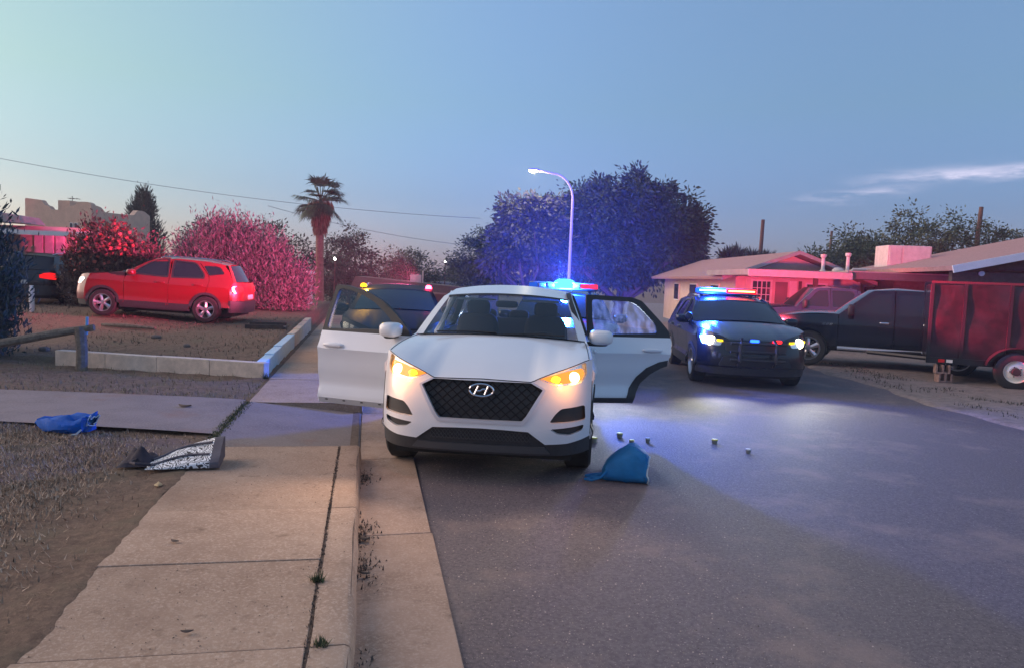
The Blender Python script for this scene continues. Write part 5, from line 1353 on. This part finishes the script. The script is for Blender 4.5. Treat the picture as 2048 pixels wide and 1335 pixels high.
# trees down the street on the left
for (x, y, w_, h, lab, mt) in ((-15.6, 50, 2.0, 5.4, "dark tree rising left of the palm trunk", m_leafdk), (-11.6, 52, 2.2, 6.0, "dark tree directly right of the palm trunk", m_leafdk), (-13.4, 56, 2.0, 4.6, "dark tree half hidden behind the palm trunk", m_leafdk),
                               (-9.6, 60, 1.6, 5.3, "thin tree second right of the palm", m_leafmid), (-7.8, 58, 1.9, 4.9, "rounded dark tree over the brown roof", m_leafdk), (-5.4, 68, 1.5, 4.6, "small far tree over the grey roof", m_leafmid), (-3.9, 72, 1.2, 3.8, "smallest far tree left of the dark rounded tree", m_leafmid)):
    z0 = zb_(y)
    tree("street_tree", (x, y, z0), [(0, 0, h * .60, w_, w_ * .9, h * .32), (-w_ * .5, 0, h * .50, w_ * .7, w_ * .7, h * .25), (w_ * .5, 0, h * .72, w_ * .55, w_ * .6, h * .2), (0, 0, h * .86, w_ * .5, w_ * .5, h * .16), (w_ * .2, 0, h * .36, w_ * .9, w_ * .6, h * .22)], lab, mt, clumps=85, per=80, cr_=.36, leaf=.2, trunk_r=.16, limbs=5, group="trees down the street")
# trees beyond the right houses
for (x, y, w_, h, lab) in ((20.4, 45, 2.2, 5.9, "dark tree behind the roof cooler"), (24.3, 46, 2.6, 7.2, "tall tree beyond the carport house roof"), (27.6, 46, 2.4, 7.2, "tree round the right utility pole"), (30.6, 46, 2.2, 6.6, "tree at the right edge beyond the roof"), (22.4, 47, 1.8, 5.6, "low tree between the roof cooler and the tall tree"), (17.6, 44, 1.2, 4.3, "small tree beside the roof vent pipes")):
    tree("right_tree", (x, y, -.3), [(0, 0, h * .62, w_, w_ * .9, h * .30), (-w_ * .55, 0, h * .52, w_ * .7, w_ * .7, h * .26), (w_ * .5, 0, h * .70, w_ * .6, w_ * .6, h * .2), (0, 0, h * .86, w_ * .5, w_ * .5, h * .13)], lab, m_leafmid, clumps=95, per=80, cr_=.40, leaf=.2, trunk_r=.16, limbs=6, group="trees beyond the right houses")
# spiky low tree over the gabled house
sp = empty("spiky_tree", (14.0, 46, 0), 0, "low spiky-leaved tree showing over the gabled roof", "tree")
MB().tube([(0, 0, -.3), (0, 0, 2.8)], [.2, .15], 8).build("trunk", m_bark, sp)
C, D = [], []
for k in range(26):
    hx = rng.uniform(-1.8, 1.8); hz = 3.6 - .28 * abs(hx) + rng.uniform(-.6, .25); n = 60; v = rng.normal(size=(n, 3)); v[:, 2] = np.abs(v[:, 2]) * 1.3; v /= np.linalg.norm(v, axis=1, keepdims=True)
    C.append(np.array([hx, rng.uniform(-.8, .8), hz]) + v * .35); D.append(v)
leaf_mesh("crown", np.concatenate(C), np.concatenate(D), .75, m_leafdk, sp, .10)
# pine at the left
pn = empty("pine_tree", (-26.0, 52, 0), 0, "dark pine standing between the adobe house and the oleander", "tree")
MB().tube([(0, 0, -.3), (.1, 0, 6.0)], [.22, .05], 8).build("trunk", m_bark, pn, smooth=True)
C, D = [], []
for k in range(150):
    h = rng.uniform(1.2, 6.6); t = (h - 1.2) / 5.4; rad = 1.75 * (1 - t) ** .75 + .25; a = rng.uniform(0, 6.28); rr = rad * rng.uniform(.35, 1.05)
    c = np.array([rr * math.cos(a), rr * math.sin(a), h]); n = 90; q = rng.normal(size=(n, 3)) * np.array([.16, .16, .32]); C.append(c + q)
    D.append(q * .6 + np.array([math.cos(a) * .3, math.sin(a) * .3, .55]))
leaf_mesh("crown", np.concatenate(C), np.concatenate(D), .30, m_juniper, pn, .16)
# fan palm
pm = empty("fan_palm", (-9.45, 36, zb_(36) - .1), 0, "tall fan palm standing alone against the sky", "palm tree")
MB().tube([(0.05, 0, 0), (0, 0, 2.4), (-.03, 0, 4.9), (0, 0, 5.35)], [.24, .19, .20, .14], 12).build("trunk", M("palm_bark", (.22, .13, .10), .9, var=.3, scale=10, bump=.8, bscale=18), pm, smooth=True)
C, D = [], []
n = 1500; a = rng.uniform(0, 6.28, n); h = rng.uniform(3.85, 5.2, n); rr = .20 + .42 * ((h - 3.85) / 1.35) * rng.uniform(.3, 1, n)
leaf_mesh("dead_skirt", np.stack([rr * np.cos(a), rr * np.sin(a), h], 1), np.stack([np.cos(a) * .35, np.sin(a) * .35, -np.ones(n)], 1), .5, M("palm_skirt", (.20, .14, .09), .9, island=.5), pm, .12)
m_frond = M("palm_frond", (.045, .085, .045), .7, island=.4)
for k in range(46):
    a = rng.uniform(0, 6.28); el = rng.uniform(-.75, 1.35); ln = rng.uniform(.55, .95)
    d = np.array([math.cos(a) * math.cos(el), math.sin(a) * math.cos(el), math.sin(el)])
    p0 = np.array([0, 0, 5.35]); hub_ = p0 + d * ln
    up = np.cross(d, np.cross([0, 0, 1], d) + 1e-6); up /= np.linalg.norm(up); sd = np.cross(d, up)
    m = MB(); m.tube([tuple(p0), tuple(hub_)], .02, 4, False)
    for q in range(17):
        t = -1.15 + 2.3 * q / 16; bd = d * math.cos(t) + sd * math.sin(t); L = rng.uniform(.6, .85) * (1 - .18 * abs(t))
        w2 = (-d * math.sin(t) + sd * math.cos(t)) * .028
        e1 = hub_ + bd * L * .6 - np.array([0, 0, .03]); e2 = hub_ + bd * L - np.array([0, 0, .16 + .12 * rng.uniform()])
        m.add([tuple(hub_), tuple(e1 + w2), tuple(e2), tuple(e1 - w2)], [(0, 1, 2, 3)])
    m.build("frond", m_frond, pm)
# big oleander mass and red-lit flowering bush
def shrub(name, base, blobs, label, mat, n, leaf, up=1.0, aspect=.14, stems=10, cat="shrub"):
    root = empty(name, base, 0, label, cat)
    for i in range(stems):
        b = blobs[i % len(blobs)]; MB().tube([(b[0] * .3, 0, -.1), (b[0] * .7 + rng.normal() * .2, b[1], b[2] * .6), (b[0] + rng.normal() * b[3] * .4, b[1], b[2] + b[5] * .4)], [.05, .035, .012], 5).build("stem", m_bark, root)
    C, D = [], []
    tot = sum(b[3] * b[5] for b in blobs)
    for b in blobs:
        k = int(n * b[3] * b[5] / tot / 60)
        for _ in range(k):
            v = rng.normal(size=3); v /= np.linalg.norm(v); c = np.array(b[:3]) + v * np.array(b[3:6]) * (.35 + .65 * rng.uniform() ** .5)
            m = 60; q = rng.normal(size=(m, 3)) * np.array([.14, .14, .30]); C.append(c + q); D.append(rng.normal(size=(m, 3)) * .35 + v * .35 + np.array([0, 0, up]))
    C, D = np.concatenate(C), np.concatenate(D); k = C[:, 2] > .02
    leaf_mesh("foliage", C[k], D[k], leaf, mat, root, aspect)
    return root
shrub("oleander", (-9.1, 24.6, lzw(-9.1, 24.6)), [(-1.0, 0, 1.35, 1.2, 1.0, 1.35), (.4, 0, 1.25, 1.3, 1.0, 1.3), (1.45, -.2, .85, .95, .9, .85), (-.3, 0, 2.05, .9, .8, .75), (-1.7, .1, 1.0, .7, .8, 1.0), (1.9, -.3, .5, .6, .7, .5)], "wide feathery shrub lit pink behind the red SUV", m_oleander, 46000, .15, .55, .22)
shrub("flowering_bush", (-11.25, 20.6, lzw(-11.25, 20.6)), [(-.4, 0, 1.0, .8, .7, .9), (.45, 0, 1.0, .75, .7, .85), (0, 0, 1.55, .7, .6, .5), (.9, 0, 1.15, .45, .5, .55), (-.8, .1, .7, .45, .5, .7)], "red-lit bush with bright blossoms between porch and red SUV", m_redbush, 15000, .13, .5, .35)
fb = bpy.data.objects.get("flowering_bush")
n = 420; v = rng.normal(size=(n, 3)); v /= np.linalg.norm(v, axis=1, keepdims=True); v[:, 1] = -np.abs(v[:, 1])
leaf_mesh("blossom", np.array([0, 0, 1.4]) + v * np.array([1.15, .75, 1.0]) * rng.uniform(.8, 1.05, (n, 1)), rng.normal(size=(n, 3)), .10, M("blossom", (.36, .08, .06), .7, island=.4), fb, .9)
tree("back_tree", (-13.0, 34, zb_(34) + .3), [(0, 0, 2.6, 2.0, 1.2, 1.2), (1.6, 0, 2.9, 1.2, 1, .9), (-1.6, 0, 2.3, 1.2, 1, .9)], "dark crown peeping over the pink-lit feathery shrub", clumps=70, per=80, cr_=.3, leaf=.14, trunk_r=.12)
# dark evergreen at the left edge
shrub("juniper", (-9.02, 12.2, lzw(-9.02, 12.2)), [(-.1, 0, 1.2, .8, .75, 1.25), (-.25, 0, 2.05, .45, .5, .75), (.3, -.1, .7, .55, .6, .7), (-.6, .1, 1.0, .8, .7, 1.0)], "dark evergreen shrub at the left edge of the yard", m_juniper, 30000, .13, .6, .22)

# ------------------------------------------------------------------ bags and small things on the ground
def bag_loft(secs, nseg=22, fold=.012, seed=1):
    """Lofted cloth bag: sections (x, y centre, z bottom, depth, height, squareness), softly creased."""
    m = MB(); vs = []; k = nseg
    for i, (x, yc, zb, dp, h, p) in enumerate(secs):
        for j in range(k):
            a = 2 * math.pi * j / k; e_ = 2.0 / p
            c, s_ = math.cos(a), math.sin(a)
            yy = math.copysign(abs(c) ** e_, c) * dp / 2; zz = (math.copysign(abs(s_) ** e_, s_) + 1) / 2 * h
            w_ = fold * (math.sin(a * 3 + i * 1.3 + seed) + .7 * math.sin(a * 7 - i * 2.1 + seed * 2))
            vs.append((x + w_ * .6, yc + yy * (1 + w_ * 4), max(.002, zb + zz + w_ * (1 if zz > .02 else 0))))
    fs = [(i * k + j, i * k + (j + 1) % k, (i + 1) * k + (j + 1) % k, (i + 1) * k + j) for i in range(len(secs) - 1) for j in range(k)]
    return m.add(vs, fs), vs, k
m_teal = M("teal_bag", (.008, .16, .40), .7, spec=.3, var=.12, scale=9, bump=.35, bscale=18)
m_bluebag = M("blue_bag", (.006, .10, .44), .75, spec=.25, var=.15, scale=9, bump=.5, bscale=16)
m_rim = M("bag_rim", (.45, .55, .62), .6)
bag = empty("shopping_bag", (1.06, 6.52, .018), R(-8), "teal shopping bag lying on its side on the road by the white SUV", "bag")
secs = [(-.20, 0, .0, .10, .10, 3.0), (-.17, 0, 0, .22, .17, 3.2), (-.08, 0, 0, .27, .25, 3.2), (.02, .0, 0, .30, .325, 3.0), (.08, .0, 0, .31, .335, 3.0), (.16, .0, 0, .33, .28, 3.0), (.195, 0, 0, .33, .22, 3.0)]
m, vs, k = bag_loft([(x, y, z, d, h, p) for x, y, z, d, h, p in secs], seed=1)
m.add([vs[j] for j in range(k)], [tuple(range(k))])
body = m.build("body", m_teal, bag, smooth=True)
rim_ = [Vector(v) for v in vs[-k:]]
MB().tube(rim_ + [rim_[0]], .007, 6, False).build("rim", m_rim, bag, smooth=True)
MB().add([tuple(v * 1.0 - Vector((.035, 0, 0))) for v in rim_], [tuple(range(k))]).build("lining", M("bag_lining", (.01, .09, .2), .8), bag)
for dy, lab in ((-.10, 0), (.02, 1)):
    MB().tube([(-.16, dy, .10), (-.21, dy - .05, .05), (-.29, dy - .03, .014), (-.35, dy - .0, .012), (-.30, dy + .05, .012), (-.20, dy + .05, .03)], .012, 6).build("handle", m_teal, bag, smooth=True)

bag = empty("shopping_bag", (-4.28, 7.08, .128), R(-6), "blue shopping bag lying crumpled on the dead lawn by the driveway", "bag")
secs = [(-.32, .0, .07, .03, .03, 2.0), (-.27, 0, .05, .10, .07, 2.0), (-.17, .02, .0, .24, .135, 2.2), (-.05, 0, 0, .30, .15, 2.3), (.06, -.01, 0, .30, .175, 2.4), (.16, 0, 0, .28, .165, 2.6), (.225, .01, .02, .24, .17, 2.6), (.25, .02, .08, .15, .085, 2.2)]
m, vs, k = bag_loft(secs, 30, .020, 4)
m.add([vs[j] for j in range(k)], [tuple(range(k))]); m.build("body", m_bluebag, bag, smooth=True)
rim_ = [Vector(v) for v in vs[-k:]]
MB().tube(rim_ + [rim_[0]], .006, 6, False).build("rim", m_rim, bag, smooth=True)
MB().add([tuple(v - Vector((.03, 0, 0))) for v in rim_], [tuple(range(k))]).build("lining", MATS["bag_lining"], bag)
MB().tube([(.22, -.10, .06), (.20, -.14, .02), (.15, -.14, .012)], .009, 6).build("handle", m_rim, bag, smooth=True)

# tote with a black-on-white figured panel
mpat = bpy.data.materials.new("figured_panel"); mpat.use_nodes = True
n, l = mpat.node_tree.nodes, mpat.node_tree.links
b = n["Principled BSDF"]; b.inputs["Roughness"].default_value = .7
t_ = n.new("ShaderNodeTexCoord"); wv = n.new("ShaderNodeTexWave"); wv.wave_type = 'RINGS'; wv.rings_direction = 'SPHERICAL'
wv.inputs["Scale"].default_value = 15; wv.inputs["Distortion"].default_value = 14; wv.inputs["Detail"].default_value = 0.5; wv.inputs["Detail Scale"].default_value = 1.6
l.new(t_.outputs["Object"], wv.inputs["Vector"])
rp = n.new("ShaderNodeValToRGB"); rp.color_ramp.elements[0].position = .30; rp.color_ramp.elements[0].color = (.03, .03, .035, 1); rp.color_ramp.elements[1].position = .38; rp.color_ramp.elements[1].color = (.80, .80, .80, 1)
l.new(wv.outputs["Fac"], rp.inputs["Fac"]); l.new(rp.outputs[0], b.inputs["Base Color"])
m_darkcloth = M("dark_cloth", (.035, .03, .045), .85, var=.3, scale=10, bump=.4, bscale=25)
m_gus = M("grey_gusset", (.10, .09, .11), .8, var=.2, scale=8)
tb = empty("tote_bag", (-2.60, 6.02, .146), R(14), "black and white figured tote bag half on the sidewalk edge", "bag")
secs = [(-.33, .0, .0, .30, .018, 3.0), (-.26, 0, 0, .33, .035, 3.4), (-.14, 0, 0, .35, .075, 4.0), (-.02, .0, 0, .36, .105, 4.5), (.10, .01, 0, .37, .13, 5.0), (.155, .01, 0, .37, .15, 5.0)]
m, vs, k = bag_loft(secs, 36, .005, 2)
vs = [(x, y, z * (.40 + 1.05 * (y + .19) / .38)) for x, y, z in vs]; m.v = list(vs)
m.build("panel", mpat, tb, smooth=True)
last = [Vector(v) for v in vs[-k:]]
bd = MB(); ring2 = [v + Vector((.07, 0, .01 if v.z > .03 else 0)) for v in last]
bd.add([tuple(v) for v in last + ring2], [(j, (j + 1) % k, (j + 1) % k + k, j + k) for j in range(k)]); bd.add([tuple(v) for v in ring2], [tuple(range(k))])
bd.build("base", m_gus, tb, smooth=True)
for y0 in (-.09, .07):
    pts = [(x, y0 + .05 * math.sin((x + .3) * 7), float(np.interp(x, [q[0] for q in secs], [q[4] for q in secs])) * (.40 + 1.05 * (y0 + .05 * math.sin((x + .3) * 7) + .19) / .38) + .008) for x in np.linspace(-.31, .14, 14)]
    MB().tube(pts, .010, 6).build("handle", m_gus, tb, smooth=True)
MB().tube([(-.30, -.10, .03), (-.40, -.14, .05), (-.46, -.05, .04), (-.42, .06, .05), (-.31, .06, .03)], .012, 6).build("handle", m_darkcloth, tb, smooth=True)
o = MB()
o.grid(14, 10, lambda u, v: (-.17 + .34 * u, -.12 + .24 * v, .01 + .10 * math.sin(math.pi * u) * math.sin(math.pi * v) * (1 + .5 * math.sin(u * 11 + v * 7) + .4 * math.sin(v * 13 - u * 5))))
o = o.build("crumpled_cloth", m_darkcloth, None, smooth='all'); o.location = (-3.02, 6.02, .13); o.rotation_euler = (0, 0, .3); tag(o, "dark crumpled cloth lying left of the figured tote bag", "cloth")

m_cupside = M("cup_side", (.28, .27, .24), .6); m_cuptop = M("cup_yellow", (.85, .72, .12), .5); m_cupwhite = M("cup_white", (.75, .72, .70), .5)
cups = [(.945, 8.02, 0, m_cuptop, "yellow-topped cup nearest the white SUV's front corner"), (1.27, 8.32, 0, m_cuptop, "yellow-topped cup farthest back, beyond the teal bag"), (1.35, 7.98, 1, m_cuptop, "pale cup just behind the teal bag's peak"),
        (1.55, 8.10, 1, m_cupwhite, "grey-white cup right of the one behind the teal bag"), (2.31, 8.17, 0, m_cuptop, "yellow-topped cup standing alone on the open road"), (2.55, 7.74, 1, m_cupwhite, "pale cup standing farthest right on the road")]
for (x, y, s_, mt, lab) in cups:
    c = empty("small_cup", (x, y, .02), 0, lab, "cup", "small cups standing on the road")
    w_ = .034 if s_ == 0 else .027
    MB().lathe([(w_ * .82, 0), (w_, .048), (w_ * .94, .048), (w_ * .76, .004), (0, .004)], 'z', 14).build("cup_wall", m_cupside, c, smooth=True)
    MB().lathe([(w_ * 1.04, .046), (w_ * 1.06, .054), (w_ * .9, .058), (0, .058)], 'z', 14).build("cup_lid", mt, c, smooth=True)

# ------------------------------------------------------------------ thin air volume added to imitate bloom round the lamps
hz = MB().box(-120, 120, -25, 110, -2.7, 11.5).build("bloom_haze", None, None)
hz.data.materials.clear()
mh = bpy.data.materials.new("bloom_air"); mh.use_nodes = True
n, l = mh.node_tree.nodes, mh.node_tree.links
n.remove(n["Principled BSDF"])
pv = n.new("ShaderNodeVolumePrincipled")
pv.inputs["Color"].default_value = (.9, .92, .95, 1); pv.inputs["Density"].default_value = .0010; pv.inputs["Anisotropy"].default_value = .2
l.new(pv.outputs[0], n["Material Output"].inputs["Volume"])
hz.data.materials.append(mh); tag(hz, kind="stuff")
